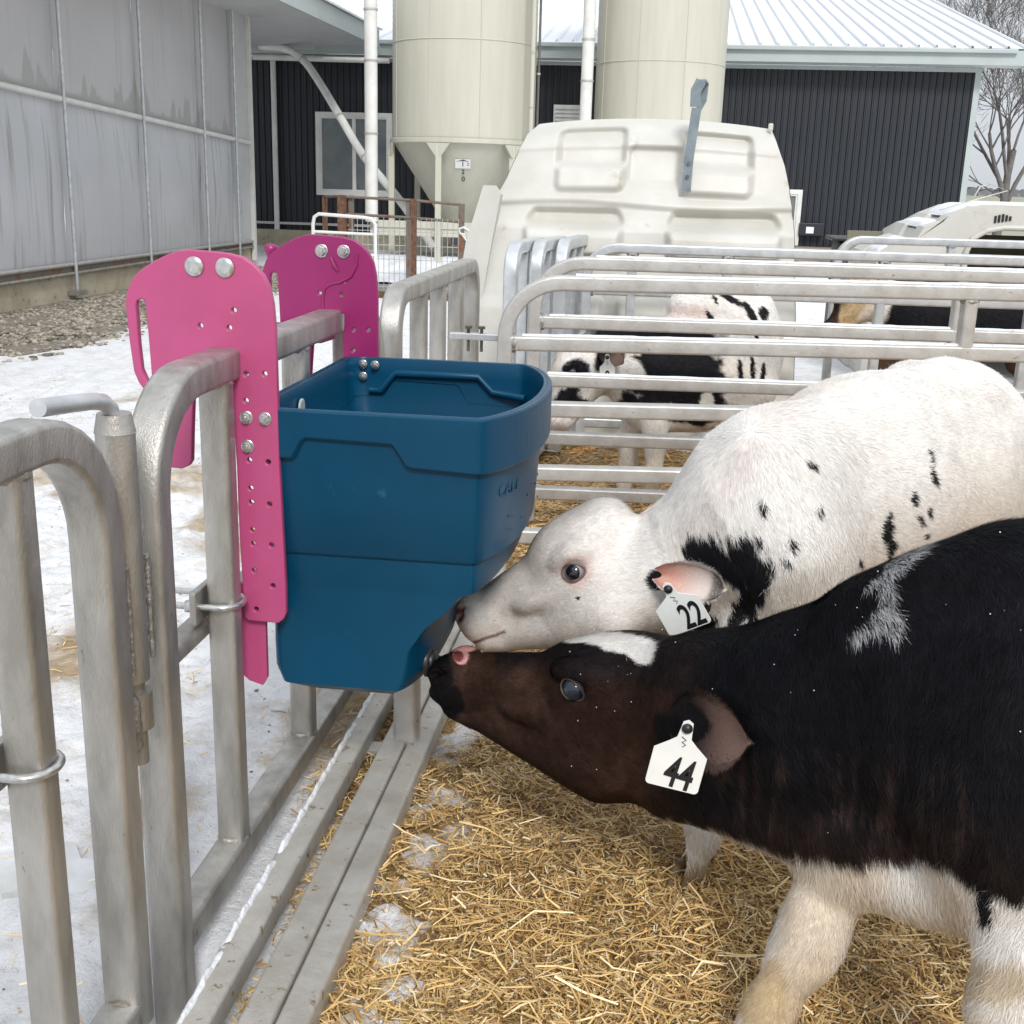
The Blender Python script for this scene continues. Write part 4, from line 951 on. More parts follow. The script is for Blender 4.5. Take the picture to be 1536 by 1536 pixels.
def straw_cols(n, dark=0.):
    t = rng.random(n); pal = np.array([[.80, .56, .25], [.64, .41, .15], [.92, .75, .46], [.46, .265, .095], [.73, .495, .20], [.28, .155, .055]])
    k = rng.choice(6, n, p=[.24, .24, .15, .14, .17, .06]); c = pal[k] * (.8 + .4 * t)[:, None]; return c * (1 - dark)
N = 130000
# denser near the camera: sample in polar-ish coordinates
xs = rng.uniform(-.85, 2.6, N); u = rng.random(N); ys = .75 + (5.6 - .75) * u ** 1.7
keep = rng.random(N) < straw_mask(xs, ys) * (1 - .5 * clump(xs, ys)) * (.25 + .75 * sstep(vnoise(np.c_[xs, ys], 6, 12, 3), .25, .5)) ; xs, ys = xs[keep], ys[keep]; n = len(xs)
lump = .035 * sstep(vnoise(np.c_[xs, ys], 5.5, 14, 3), .45, .75)
layer = rng.random(n) ** 1.3
azf = vnoise(np.c_[xs, ys], 7, 16, 2) * 9 + rng.normal(0, .9, n)
cols = straw_cols(n) * (.50 + .50 * layer)[:, None] ** .5  # stalks low in the pile get darker colour, painting their shade
wet = sstep(vnoise(np.c_[xs, ys], 2.4, 18, 3), .55, .72)[:, None]; cols = cols * (1 - .30 * wet) * (1 - wet * np.array([0, .03, .05]))
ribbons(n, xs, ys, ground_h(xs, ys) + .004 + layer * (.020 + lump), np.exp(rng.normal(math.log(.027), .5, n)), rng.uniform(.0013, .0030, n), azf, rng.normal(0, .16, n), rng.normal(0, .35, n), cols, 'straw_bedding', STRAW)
N = 9000
xs = rng.uniform(-.45, 2.0, N); ys = .8 + 3.2 * rng.random(N) ** 1.4; keep = rng.random(N) < straw_mask(xs, ys) * sstep(vnoise(np.c_[xs, ys], 3.5, 81, 3), .35, .6); xs, ys = xs[keep], ys[keep]; n = len(xs)
ribbons(n, xs, ys, ground_h(xs, ys) + .022 + .035 * sstep(vnoise(np.c_[xs, ys], 5.5, 14, 3), .45, .75) + .008 * rng.random(n), np.exp(rng.normal(math.log(.062), .35, n)), rng.uniform(.0018, .0034, n), vnoise(np.c_[xs, ys], 5, 16, 2) * 9 + rng.normal(0, .8, n), rng.normal(0, .12, n), rng.normal(0, .7, n), straw_cols(n) * 1.08, 'long_straw', STRAW)
# fine chaff: short straight bits, one quad each
N = 430000
xs = rng.uniform(-.8, 2.4, N); ys = .75 + 4.0 * rng.random(N) ** 1.6
keep = rng.random(N) < straw_mask(xs, ys) * (1 - .6 * clump(xs, ys)); xs, ys = xs[keep], ys[keep]; n = len(xs)
lump = .035 * sstep(vnoise(np.c_[xs, ys], 5.5, 14, 3), .45, .75); layer = rng.random(n) ** 1.4
az = vnoise(np.c_[xs, ys], 7, 16, 2) * 9 + rng.normal(0, 1.1, n); ti = rng.normal(0, .22, n); ln = np.exp(rng.normal(math.log(.015), .45, n))[:, None] / 2; wd = rng.uniform(.0010, .0024, n)[:, None] / 2
Dv = np.stack([np.cos(az) * np.cos(ti), np.sin(az) * np.cos(ti), np.sin(ti)], 1); sv = np.stack([-np.sin(az), np.cos(az), rng.normal(0, .5, n)], 1)
C = np.stack([xs, ys, ground_h(xs, ys) + .003 + layer * (.016 + lump)], 1)
cols = straw_cols(n) * (.50 + .50 * layer)[:, None] ** .5 * (1 - .30 * sstep(vnoise(np.c_[xs, ys], 2.4, 18, 3), .55, .72)[:, None])  # deeper chaff darkened in colour too, as painted shade; wet patches darker
V = np.stack([C - Dv * ln - sv * wd, C - Dv * ln + sv * wd, C + Dv * ln + sv * wd, C + Dv * ln - sv * wd], 1).reshape(-1, 3)
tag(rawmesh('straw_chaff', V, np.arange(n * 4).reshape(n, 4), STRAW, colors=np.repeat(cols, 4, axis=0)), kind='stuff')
N = 24000
xs = rng.uniform(-3.0, -.40, N); ys = .9 + 5.6 * rng.random(N) ** 1.6
dens = (.16 + .84 * sstep(vnoise(np.c_[xs, ys], 2.6, 19, 4), .50, .66)) * (.15 + .85 * sstep(xs, -1.35, -.6) + .3 * sstep(vnoise(np.c_[xs, ys], 1.4, 23, 2), .6, .7)); keep = rng.random(N) < dens * .85; xs, ys = xs[keep], ys[keep]; n = len(xs)
ribbons(n, xs, ys, ground_h(xs, ys) + .003 + .004 * rng.random(n), np.exp(rng.normal(math.log(.024), .45, n)), rng.uniform(.0016, .0032, n), rng.uniform(0, 6.28, n), rng.normal(0, .08, n), rng.normal(0, .3, n), straw_cols(n), 'loose_straw', STRAW)
# rough litter on the snow beyond the dividers
N = 12000
xs = rng.uniform(-.6, 3.2, N); ys = rng.uniform(3.2, 7.5, N)
ribbons(N, xs, ys, ground_h(xs, ys) + .008, np.exp(rng.normal(math.log(.05), .5, N)), rng.uniform(.004, .010, N), rng.uniform(0, 6.28, N), rng.normal(0, .15, N), rng.normal(0, .3, N), straw_cols(N) * np.array([.75, .55, .4]), 'trampled_litter', STRAW)
def blobs(name, P, r, cols, mat, flat=.6, kind='stuff'):
    bm = bmesh.new(); bmesh.ops.create_icosphere(bm, subdivisions=1, radius=1); bv = np.array([v.co[:] for v in bm.verts]); bf = np.array([[v.index for v in f.verts] for f in bm.faces]); bm.free()
    n = len(P); k = len(bv); V = bv[None] * (1 + rng.uniform(-.28, .28, (n, k, 1))) * (r[:, None] * rng.uniform(.7, 1.3, (n, 3)) * [1, 1, flat])[:, None, :] + P[:, None, :]
    F = (np.arange(n)[:, None, None] * k + bf[None]).reshape(-1, 3)
    o = rawmesh(name, V.reshape(-1, 3), F, mat, smooth=False, colors=np.repeat(cols, k, axis=0)); tag(o, kind=kind); return o
STONE = M('gravel stones', (1, 1, 1, 1), attr='Col', rough=.9)
N = 26000
xs = rng.uniform(-5.5, -3.0, N); ys = 5 + 10.5 * rng.random(N) ** 1.2; nn = vnoise(np.c_[xs, ys], 1.1, 8, 4) - .5
keep = (rng.random(N) < sstep(-xs + nn * .9, 3.85, 4.35) * (1 - .75 * sstep(vnoise(np.c_[xs, ys], 1.6, 41, 3), .56, .64))); xs, ys = xs[keep], ys[keep]; n = len(xs)
c = np.array([.30, .265, .215]) * rng.uniform(.35, 1.5, (n, 1)); blobs('gravel', np.c_[xs, ys, ground_h(xs, ys)], rng.uniform(.008, .025, n), c, STONE)
# snow clumps along the pen edge
SNOWC = M('clumped snow', (.80, .81, .83, 1), (.72, .70, .66, 1), 30, .75, 0, .8, 110, c3=(.5, .38, .22, 1), s3=45, t3=.58)
P = []; rr = []
for k in range(900):
    x, y = rng.uniform(-.6, .1), rng.uniform(.9, 3.2)
    if clump(np.array([x]), np.array([y]))[0] > .35: P.append((x, y, float(ground_h(np.array([x]), np.array([y]))[0]) + rng.uniform(-.002, .006))); rr.append(rng.uniform(.002, .007))
P = np.array(P); blobs('snow_clumps', P, np.array(rr), np.ones((len(P), 3)), SNOWC, .7)
# brown and dark litter in the yard snow
N = 9000
xs = -.7 - 2.9 * rng.random(N) ** 1.6; ys = rng.uniform(1.0, 6.5, N)
keep = rng.random(N) < .10 + sstep(vnoise(np.c_[xs, ys], 2.2, 61, 4), .52, .70) * .8; xs, ys = xs[keep], ys[keep]; n = len(xs)
blobs('yard_litter', np.c_[xs, ys, ground_h(xs, ys) - .0005], rng.uniform(.0012, .0055, n), np.array([[.34, .25, .15]]) * rng.uniform(.4, 1.6, (n, 1)), STONE, .5)
# flat icy slabs
ICE = M('grey trodden ice', (.52, .52, .50, 1), (.66, .68, .70, 1), 9, .35, 0, .3, 40)
for i, (x, y, s, lab) in enumerate(((-1.02, 1.72, .10, 'flat grey slab of ice on the snow left of the gate pin'), (-.62, 1.28, .08, 'flat pale ice slab lying between the gate and the floor rails'))):
    pts = [(x + s * (1 + .3 * math.sin(k * 2.3 + i)) * math.cos(k * .524), y + s * (.8 + .3 * math.cos(k * 1.7)) * math.sin(k * .524)) for k in range(12)]
    zz = float(ground_h(np.array([x]), np.array([y]))[0]); o = MB().prism(pts, 2, zz - .01, zz + .02).build('ice_slab', ICE); tag(o, lab, 'ice slab')
# ------------------------------------------------------------------ calves: smooth-union distance fields meshed with surface nets
def n3(v): v = np.asarray(v, float); return v / np.linalg.norm(v)
class SDF:
    """prims: ('c',a,b,ra,rb,flat_axis,flat) tapered capsule, optionally flattened across one axis; ('e',c,axes,radii) ellipsoid"""
    def __init__(s): s.p = []; s.sub = []
    def cone(s, a, b, ra, rb, flow=None, k=.03, flat=None, f=1.):
        a, b = np.array(a, float), np.array(b, float); s.p.append(('c', a, b, ra, rb, None if flat is None else n3(flat), f, k, n3(flow if flow is not None else b - a))); return s
    def ell(s, c, ax, r, flow=(0, 0, -1), k=.03):
        A = [n3(v) for v in ax]; s.p.append(('e', np.array(c, float), np.array(A), np.array(r, float), k, n3(flow))); return s
    def cut(s, c, ax, r, k=.006): s.sub.append((np.array(c, float), np.array([n3(v) for v in ax]), np.array(r, float), k)); return s
    @staticmethod
    def one(q, P):
        if q[0] == 'c':
            _, a, b, ra, rb, fa, f, k, fl = q; ba = b - a; pa = P - a; h = np.clip(pa @ ba / (ba @ ba), 0, 1)
            d = pa - h[:, None] * ba
            if fa is not None: d = d + np.outer(d @ fa, fa) * (1 / f - 1)
            return np.linalg.norm(d, axis=1) - (ra + (rb - ra) * h)
        _, c, A, r, k, fl = q; l = (P - c) @ A.T; k0 = np.linalg.norm(l / r, axis=1); k1 = np.linalg.norm(l / r ** 2, axis=1)
        return np.where(k0 < 1e-6, -r.min(), k0 * (k0 - 1) / np.maximum(k1, 1e-9))
    def __call__(s, P):
        P = np.asarray(P, float); d = None
        for q in s.p:
            e = s.one(q, P); k = q[7] if q[0] == 'c' else q[4]
            if d is None: d = e
            else:
                h = np.maximum(k - np.abs(d - e), 0) / k; d = np.minimum(d, e) - h * h * k * .25
        for c, A, r, k in s.sub:
            l = (P - c) @ A.T; k0 = np.linalg.norm(l / r, axis=1); k1 = np.linalg.norm(l / r ** 2, axis=1); e = -(k0 * (k0 - 1) / np.maximum(k1, 1e-9))
            h = np.maximum(k - np.abs(d - e), 0) / k; d = np.maximum(d, e) + h * h * k * .25
        return d
    def flow(s, P):
        w = 0; v = 0
        for q in s.p:
            e = s.one(q, P); f = q[8] if q[0] == 'c' else q[5]
            ww = np.exp(-np.maximum(e + .03, 0) / .02)[:, None] + 1e-9; w = w + ww; v = v + ww * f
        return v / w
    def grad(s, P, e=.003):
        g = np.stack([s(P + np.eye(3)[i] * e) - s(P - np.eye(3)[i] * e) for i in range(3)], 1); return g / np.maximum(np.linalg.norm(g, axis=1), 1e-9)[:, None]
def surface_net(f, lo, hi, h, keep=None):
    lo = np.array(lo, float); n = np.ceil((np.array(hi) - lo) / h).astype(int) + 1
    # coarse pass to skip empty space
    ax = [lo[i] + h * np.arange(n[i]) for i in range(3)]
    B = 8; m = np.ceil(n / B).astype(int); G = np.full(tuple(m * B), 1., np.float32)
    cc = np.stack(np.meshgrid(*[lo[i] + h * (np.arange(m[i]) * B + B / 2 - .5) for i in range(3)], indexing='ij'), -1).reshape(-1, 3)
    dc = f(cc); near = np.abs(dc) < h * B * 1.35 + .02
    G3 = G.reshape(m[0], B, m[1], B, m[2], B).transpose(0, 2, 4, 1, 3, 5).copy().reshape(-1, B, B, B)
    G3[:] = np.sign(dc)[:, None, None, None]
    off = np.stack(np.meshgrid(*[h * (np.arange(B) - B / 2 + .5)] * 3, indexing='ij'), -1).reshape(-1, 3)
    idx = np.where(near)[0]
    for s in range(0, len(idx), 400):
        I = idx[s:s + 400]; P = (cc[I][:, None, :] + off[None]).reshape(-1, 3); G3[I] = f(P).reshape(-1, B, B, B)
    G = G3.reshape(m[0], m[1], m[2], B, B, B).transpose(0, 3, 1, 4, 2, 5).reshape(tuple(m * B)); G = np.ascontiguousarray(G)
    S = G < 0; sh = G.shape
    c = S[:-1, :-1, :-1].astype(np.int8)
    tot = sum(S[i:sh[0] - 1 + i, j:sh[1] - 1 + j, k:sh[2] - 1 + k].astype(np.int8) for i in (0, 1) for j in (0, 1) for k in (0, 1))
    act = (tot > 0) & (tot < 8); C = np.argwhere(act); vid = np.full(act.shape, -1); vid[act] = np.arange(len(C))
    acc = np.zeros((len(C), 3)); cnt = np.zeros(len(C))
    corners = [(i, j, k) for i in (0, 1) for j in (0, 1) for k in (0, 1)]
    for a in corners:
        for ax_ in range(3):
            if a[ax_] == 1: continue
            b = list(a); b[ax_] = 1
            ga = G[C[:, 0] + a[0], C[:, 1] + a[1], C[:, 2] + a[2]]; gb = G[C[:, 0] + b[0], C[:, 1] + b[1], C[:, 2] + b[2]]
            x = (ga < 0) != (gb < 0); t = np.where(x, ga / np.where(np.abs(ga - gb) < 1e-9, 1, ga - gb), 0)
            p = np.array(a, float)[None] + np.zeros((len(C), 3)); p[:, ax_] += t
            acc[x] += p[x]; cnt[x] += 1
    V = lo + h * (C + acc / np.maximum(cnt, 1)[:, None])
    F = []
    for ax_ in range(3):
        u, w = (ax_ + 1) % 3, (ax_ + 2) % 3
        sl0 = [slice(None)] * 3; sl1 = [slice(None)] * 3; sl0[ax_] = slice(0, -1); sl1[ax_] = slice(1, None)
        X = S[tuple(sl0)] != S[tuple(sl1)]; E = np.argwhere(X)
        E = E[(E[:, u] > 0) & (E[:, w] > 0) & (E[:, 0] < act.shape[0]) & (E[:, 1] < act.shape[1]) & (E[:, 2] < act.shape[2])]
        def q(du, dw):
            T = E.copy(); T[:, u] -= du; T[:, w] -= dw; return vid[T[:, 0], T[:, 1], T[:, 2]]
        Q = np.stack([q(1, 1), q(0, 1), q(0, 0), q(1, 0)], 1); inside = S[E[:, 0], E[:, 1], E[:, 2]]
        Q = np.where(inside[:, None], Q, Q[:, ::-1]); F.append(Q[(Q >= 0).all(1)])
    return V, np.concatenate(F)
CAMR = np.array(cam.matrix_world.to_3x3())
def to_px(P):
    q = (np.asarray(P) - [0, 0, H_CAM]) @ CAMR; return np.stack([768 + 1762 * q[:, 0] / -q[:, 2], 768 - 1762 * q[:, 1] / -q[:, 2]], 1)
def facing(P, N): v = np.array([0, 0, H_CAM]) - P; v /= np.linalg.norm(v, axis=1)[:, None]; return (N * v).sum(1)

HIDE = M('calf hide', (1, 1, 1, 1), attr='Col', rough=.8, spec=.15)
FUR = M('calf hair', (1, 1, 1, 1), attr='Col', rough=.62, spec=.09)
EYE = M('wet dark eye', (.008, .008, .012, 1), (.012, .012, .02, 1), 30, .06, spec=.9)
EYEB = M('eye white', (.30, .30, .32, 1), (.22, .20, .20, 1), 60, .12, spec=.8)
EYE2 = M('blue grey wet eye', (.012, .018, .030, 1), (.006, .008, .013, 1), 90, .07, spec=.32)
EYEB2 = M('blue grey eye white', (.035, .042, .058, 1), (.02, .025, .03, 1), 90, .12, spec=.35)
EYEW = M('eye white rim', (.35, .30, .27, 1), None, rough=.25)
NOSEP = M('pink wet muzzle', (.42, .16, .14, 1), (.50, .24, .20, 1), 60, .35, 0, .4, 300)
HOOF = M('brown horn hoof', (.16, .10, .055, 1), (.30, .21, .12, 1), 30, .55, 0, .3, 80)

def fur(name, V, F, n, ln, wd, sdf, colfn, parent, lift=.22, jitter=.25, lenfn=None, front=.85, wfn=None):
    """n tapered hairs rooted on the surface, lying along the groom flow"""
    tri = np.concatenate([F[:, [0, 1, 2]], F[:, [0, 2, 3]]]) if F.shape[1] == 4 else F
    a, b, c = V[tri[:, 0]], V[tri[:, 1]], V[tri[:, 2]]; cr = np.cross(b - a, c - a); ar = np.linalg.norm(cr, axis=1); nn = cr / np.maximum(ar, 1e-12)[:, None]
    fc = facing((a + b + c) / 3, nn); vis = np.where(fc > -.25, 1., 1 - front)
    d = np.linalg.norm((a + b + c) / 3 - [0, 0, H_CAM], axis=1); px = to_px((a + b + c) / 3); inside = (px[:, 0] > -60) & (px[:, 0] < 1600) & (px[:, 1] > -60) & (px[:, 1] < 1600)
    w = ar * vis * np.where(inside, 1., .12) * (1 if wfn is None else wfn((a + b + c) / 3)); w /= w.sum()
    k = rng.choice(len(tri), n, p=w); r1 = np.sqrt(rng.random(n))[:, None]; r2 = rng.random(n)[:, None]
    P = a[k] * (1 - r1) + b[k] * (r1 * (1 - r2)) + c[k] * (r1 * r2); N = nn[k]
    fl = sdf.flow(P) if sdf is not None else np.tile(n3((1, 0, -.3)), (n, 1))
    cl = (vnoise(P, 28, 3, 2) - .5)[:, None] * np.cross(N, fl) * 1.2
    fl = fl - (fl * N).sum(1)[:, None] * N; fl = fl / np.maximum(np.linalg.norm(fl, axis=1), .15)[:, None] + cl + rng.normal(0, jitter, (n, 3))
    fl = fl - (fl * N).sum(1)[:, None] * N; fl /= np.maximum(np.linalg.norm(fl, axis=1), 1e-6)[:, None]
    T = fl + N * (lift + rng.normal(0, .08, (n, 1))); T /= np.linalg.norm(T, axis=1)[:, None]
    L = ln * rng.uniform(.6, 1.3, n)
    if lenfn is not None: L = L * lenfn(P)
    keep = L > .001; P, N, T, L, fl = P[keep], N[keep], T[keep], L[keep], fl[keep]; n = len(P)
    sd_ = np.cross(fl, N) * (wd / 2)
    A = P + N * .0002; Vv = np.stack([A - sd_, A + sd_, A + T * L[:, None] - N * (L * .12)[:, None]], 1).reshape(-1, 3)
    C = colfn(P, N, rand=True); dk_ = (1 - np.clip(C.mean(1) * 2.5, 0, .85))[:, None]; C = C * (1 + rng.normal(0, 1, (n, 1)) * (.07 + .22 * dk_)) * (1 + (vnoise(P, 75, 7, 3) - .5)[:, None] * (.10 + 1.0 * dk_)); C = np.clip(C, 0, 1)
    tip = np.repeat(C, 3, axis=0); tip[0::3] *= .93; tip[1::3] *= .93
    o = rawmesh(name, Vv, np.arange(n * 3).reshape(n, 3), FUR, parent, colors=tip); 
    tag(o, kind='stuff'); return o

def patch(px, blobs, P, nzs=30, amp=.35, seed=0, hair=None):
    """blobs in reference picture pixels (x,y,rx,ry,angle): coat marks baked to the hide"""
    out = np.zeros(len(px)); nz_ = (vnoise(P, nzs, seed, 3) - .5) * 2 * amp + (vnoise(P, nzs * 4, seed + 1, 2) - .5) * amp
    if hair is not None:                                      # ragged along the lie of the hair
        c, s = math.cos(R_(hair)), math.sin(R_(hair)); q = np.c_[(px[:, 0] * c + px[:, 1] * s) / 30., (-px[:, 0] * s + px[:, 1] * c) / 6.5]
        nz_ = nz_ * .35 + (vnoise(q, 1., seed + 3, 3) - .5) * 2 * amp
    for x, y, rx, ry, an in blobs:
        c, s = math.cos(R_(an)), math.sin(R_(an)); dx, dy = px[:, 0] - x, px[:, 1] - y
        u, v = (dx * c + dy * s) / rx, (-dx * s + dy * c) / ry
        e = np.hypot(u, v) + nz_; out = np.maximum(out, 1 - sstep(e, .86, 1.08))
    return out
def lerp(a, b, t): return a + (b - a) * t[:, None]

def head(S, Mz, Pl, side_hint, s=None, k=.022, up=(0, 0, 1), el=.205, eu=.020):
    """adds a calf head; Mz muzzle centre, Pl poll centre; returns a frame function"""
    Mz, Pl = np.array(Mz, float), np.array(Pl, float); L = n3(Pl - Mz); D = np.linalg.norm(Pl - Mz)
    U = np.array(up, float); U = n3(U - L * (U @ L)); Sd = np.cross(L, U); 
    if Sd @ np.array(side_hint) < 0: Sd = -Sd
    q = D / .335 if s is None else s
    X = lambda l, u, w: Mz + L * (l * D / .335) + U * (u * q) + Sd * (w * q)
    A = (L, U, Sd); fl = L * .9 - U * .15
    E = lambda l, u, w, a, b, c, kk=k: S.ell(X(l, u, w), A, (a * q, b * q, c * q), fl, kk)
    S.cone(X(.030, -.002, 0), X(.19, .010, 0), .041 * q, .060 * q, fl, k)                  # muzzle and nasal bridge
    E(.010, -.006, 0, .030, .042, .051, .012); E(.028, -.010, 0, .045, .036, .046)                                                # muzzle pad
    E(.012, .012, .024, .028, .028, .026, .015); E(.012, .012, -.024, .028, .028, .026, .015)  # nostril wings
    E(.024, -.046, 0, .034, .019, .036, .010)                                                 # lower lip and chin
    E(.215, .035, 0, .085, .062, .072)                                                 # forehead
    E(.252, .035, 0, .062, .062, .070); E(.272, .055, 0, .038, .042, .044)              # poll knob
    for w in (-1, 1):
        S.cone(X(.05, -.045, .012 * w), X(.245, -.070, .040 * w), .024 * q, .050 * q, fl, k)     # jaw bars
        E(.225, -.035, .036 * w, .080, .070, .043)                                     # cheek
        E(el + .006, eu + .022, .050 * w, .034, .018, .024, .02)                                # brow
        E(.160, -.010, .046 * w, .060, .016, .020, .02)                                # cheek bone ridge
    S.cone(X(.24, -.040, 0), X(.32, -.060, 0), .074 * q, .070 * q, fl, .03)
    for w in (-1, 1):
        S.cut(X(el, eu, .0845 * w), A, (.020 * q, .0165 * q, .016 * q), .008)
        S.cut(X(-.002, .012, .050 * w), (n3(L + U * .5), n3(U - L * .5), Sd * w), (.013 * q, .0072 * q, .014 * q), .004); S.cut(X(.008, .021, .050 * w), (n3(L + U * .1), U, Sd * w), (.010 * q, .004 * q, .010 * q), .004)
        for r_, lift in ((.0045, .027), (.0040, .037)):                              # folds of skin round the eye
            ar = [X(el + .034 * math.cos(a) * (lift / .03), eu + lift * .72 * math.sin(a) + .003, (.0715 - .010 * abs(math.cos(a))) * w) for a in np.linspace(.7, 2.4, 7)]
            for p0, p1 in zip(ar[:-1], ar[1:]): S.cone(p0, p1, r_ * q, r_ * q, fl, .018)
    return X, (L, U, Sd), q, D

def eye_parts(par, X, ax, q, w, rollcol, iris=None, shift=(.0, .0), tilt=0., el=.205, eu=.020, ball=None):
    L0, U0, Sd = ax; L = L0 * math.cos(tilt) + U0 * math.sin(tilt); U = U0 * math.cos(tilt) - L0 * math.sin(tilt); c = X(el, eu, .0695 * w)
    o = MB(); bm = bmesh.new(); bmesh.ops.create_uvsphere(bm, u_segments=28, v_segments=20, radius=.0165 * q)
    o.bm(bm, Matrix.Translation(Vector(c)), True); e = o.build('eye', ball or EYEB, par)
    bm = bmesh.new(); bmesh.ops.create_uvsphere(bm, u_segments=28, v_segments=20, radius=.0150 * q)
    MB().bm(bm, Matrix.Translation(Vector(c + Sd * w * .0022 * q + L * shift[0] * q + U * shift[1] * q)), True).build('iris', iris or EYE, e)
    # lids as an almond-shaped ring
    ring = []
    for t in range(28):
        a = 2 * math.pi * t / 28; lx = .0185 * math.cos(a); uy = .0128 * math.sin(a) * (1 - .14 * math.cos(a))
        ring.append(Vector(c + L * lx * q + U * uy * q + Sd * w * (.0128 * q - abs(math.cos(a)) * .0055 * q)))
    MB().sweep(ring, [(.0016 * q * math.cos(t * .785), .0016 * q * math.sin(t * .785)) for t in range(8)], Sd * w, closed=True).build('eyelid', rollcol, par)
    if False: cr_ = [Vector(c + L * lx * q + U * (-.0105 + .0016 * abs(lx) / .015) * q + Sd * w * (.0118 * q)) for lx in np.linspace(-.013, .013, 9)]
    return e
def ear(par, base, tip, nrm, width, colfn_out, colfn_in, hairs=9000, fold=.35, name='ear', prof=(.32, .68, 1, 1.02, .88, .64, .22)):
    base, tip = np.array(base, float), np.array(tip, float); A = n3(tip - base); L = np.linalg.norm(tip - base); Nn = np.array(nrm, float); Nn = n3(Nn - A * (Nn @ A)); B = np.cross(Nn, A)
    nu, nv = 22, 15; V = []
    for th in (0, 1):
        for i in range(nu):
            t = i / (nu - 1); hw = width * (np.interp(t, [0, .12, .35, .6, .8, .93, 1], prof)) 
            for j in range(nv):
                u = -1 + 2 * j / (nv - 1); cup = fold * width * (u * u - .5) * (1.2 - .8 * t)
                V.append(base + A * (t * L) + B * (u * hw) + Nn * (cup + (-.0035 if th else .0) * (1 - u * u)))
    V = np.array(V); ii = np.arange(nu * nv).reshape(nu, nv); f0 = np.stack([ii[:-1, :-1].ravel(), ii[1:, :-1].ravel(), ii[1:, 1:].ravel(), ii[:-1, 1:].ravel()], 1)
    F = np.concatenate([f0[:, ::-1], f0 + nu * nv])
    edge = np.r_[ii[:, 0], ii[-1, 1:], ii[::-1, -1][1:]]; e2 = edge + nu * nv; F = np.concatenate([F, np.stack([edge[:-1], edge[1:], e2[1:], e2[:-1]], 1)])
    inner = (np.arange(len(V)) < nu * nv)
    tt = np.clip((V - base) @ A / L, 0, 1)
    C = np.where(inner[:, None], colfn_in(tt), colfn_out(tt))
    o = rawmesh(name, V, F, HIDE, par, smooth=True, colors=C)
    class FL:                                                # groom along the ear
        def flow(s, P): return np.tile(A, (len(P), 1)) + np.outer(((P - base) @ B) / width, B) * .9
    Vc = V; half = nu * nv
    def cf(P, N, rand=False):
        t = np.clip((P - base) @ A / L, 0, 1); ins = (N @ Nn) > 0
        return np.where(ins[:, None], colfn_in(t), colfn_out(t))
    fur('ear_hair', V, F, hairs * 2, .0085, .0008, FL(), cf, o, lift=.18, jitter=.3, front=.2, lenfn=lambda P: .62 + 1.3 * (np.abs((P - base) @ B) / width) ** 2)
    return o
def ear_tag(par, top, xdir, ydir, w, h, neck, digits, dsize, dpos, drot=0., bold=.0012):
    """tag plate: neck at the top widening to a rounded body; xdir right, ydir up"""
    m = frame(top, xdir, ydir); hw = w / 2
    pts = [(-.007, .004), (0, .008), (.007, .004), (.010, -neck * .55), (hw * .55, -neck * .80), (hw, -neck * 1.15)]
    def rc(cx, cy, r, a0, a1): return [(cx + r * math.cos(R_(a)), cy + r * math.sin(R_(a))) for a in np.linspace(a0, a1, 5)]
    r = .006
    pts += rc(hw - r, -neck - h + r, r, 0, -90) + rc(-hw + r, -neck - h + r, r, -90, -180) + [(-hw, -neck * 1.15), (-hw * .55, -neck * .80), (-.010, -neck * .55)]
    pm = MB(); n = len(pts); th = .0009
    bend = lambda x, y: .04 * y * y * 2
    F_ = [m @ Vector((x, y, th + bend(x, y))) for x, y in pts]; K_ = [m @ Vector((x, y, -th + bend(x, y))) for x, y in pts]
    pm.add(F_ + K_, [tuple(range(n))[::-1], tuple(range(n, 2 * n))] + [(i, (i + 1) % n, n + (i + 1) % n, n + i) for i in range(n)])
    t = pm.build('ear_tag', TAGM, par)
    yb = dpos[1]
    mm = m @ Matrix.Translation((dpos[0], yb, th + bend(0, yb) + .0007)) @ Matrix.Rotation(R_(drot), 4, 'Z') @ Matrix.Diagonal((.78, 1.25, 1, 1))
    text_mesh(digits, dsize, INK, t, mm, 'tag_number', .0003, bold)
    MB().lathe(m @ Vector((0, -.004, .002)), m.col[2].to_3d(), [(.0075, 0), (.0075, .002), (.004, .0055), (0, .006)], 16).build('tag_button', INK, t)
    MB().tube([m @ Vector((x, y, .0016 + bend(0, y))) for x, y in ((-.004, -.018), (.003, -.022), (-.002, -.026), (.004, -.029), (.0, -.033))], .0006, 5).build('tag_scribble', INK, t)
    return t
def leg(S, pts, rs, k=.03):
    for (a, b), (ra, rb) in zip(zip(pts[:-1], pts[1:]), zip(rs[:-1], rs[1:])): S.cone(a, b, ra, rb, (b[0] - a[0], b[1] - a[1], b[2] - a[2] - .1), k)
def hoof(par, p, fwd, s=1.):
    f = Vector((fwd[0], fwd[1], 0)).normalized(); l = Vector((-f.y, f.x, 0)); p = Vector(p)
    for w in (-1, 1):
        m = MB(); rings = []
        for z, gx, gy, off in ((.0, .036, .0155, .010), (.012, .034, .0152, .007), (.030, .026, .0145, 0), (.046, .019, .0125, -.006), (.050, .010, .008, -.008)):
            rings.append([p + f * (off * s + math.cos(a) * gx * s * (1.12 if math.cos(a) > 0 else .8)) + l * (w * .0165 * s + math.sin(a) * gy * s) + Vector((0, 0, z * s)) for a in np.linspace(0, 2 * math.pi, 14, endpoint=False)])
        k = 14; vs = [q for r in rings for q in r]; fs = [(j * k + i, j * k + (i + 1) % k, (j + 1) * k + (i + 1) % k, (j + 1) * k + i) for j in range(4) for i in range(k)]
        m.add(vs, fs, True); m.add(rings[0], [tuple(range(k))[::-1]]); m.add(rings[-1], [tuple(range(k))]); m.build('hoof', HOOF, par, autos=50)
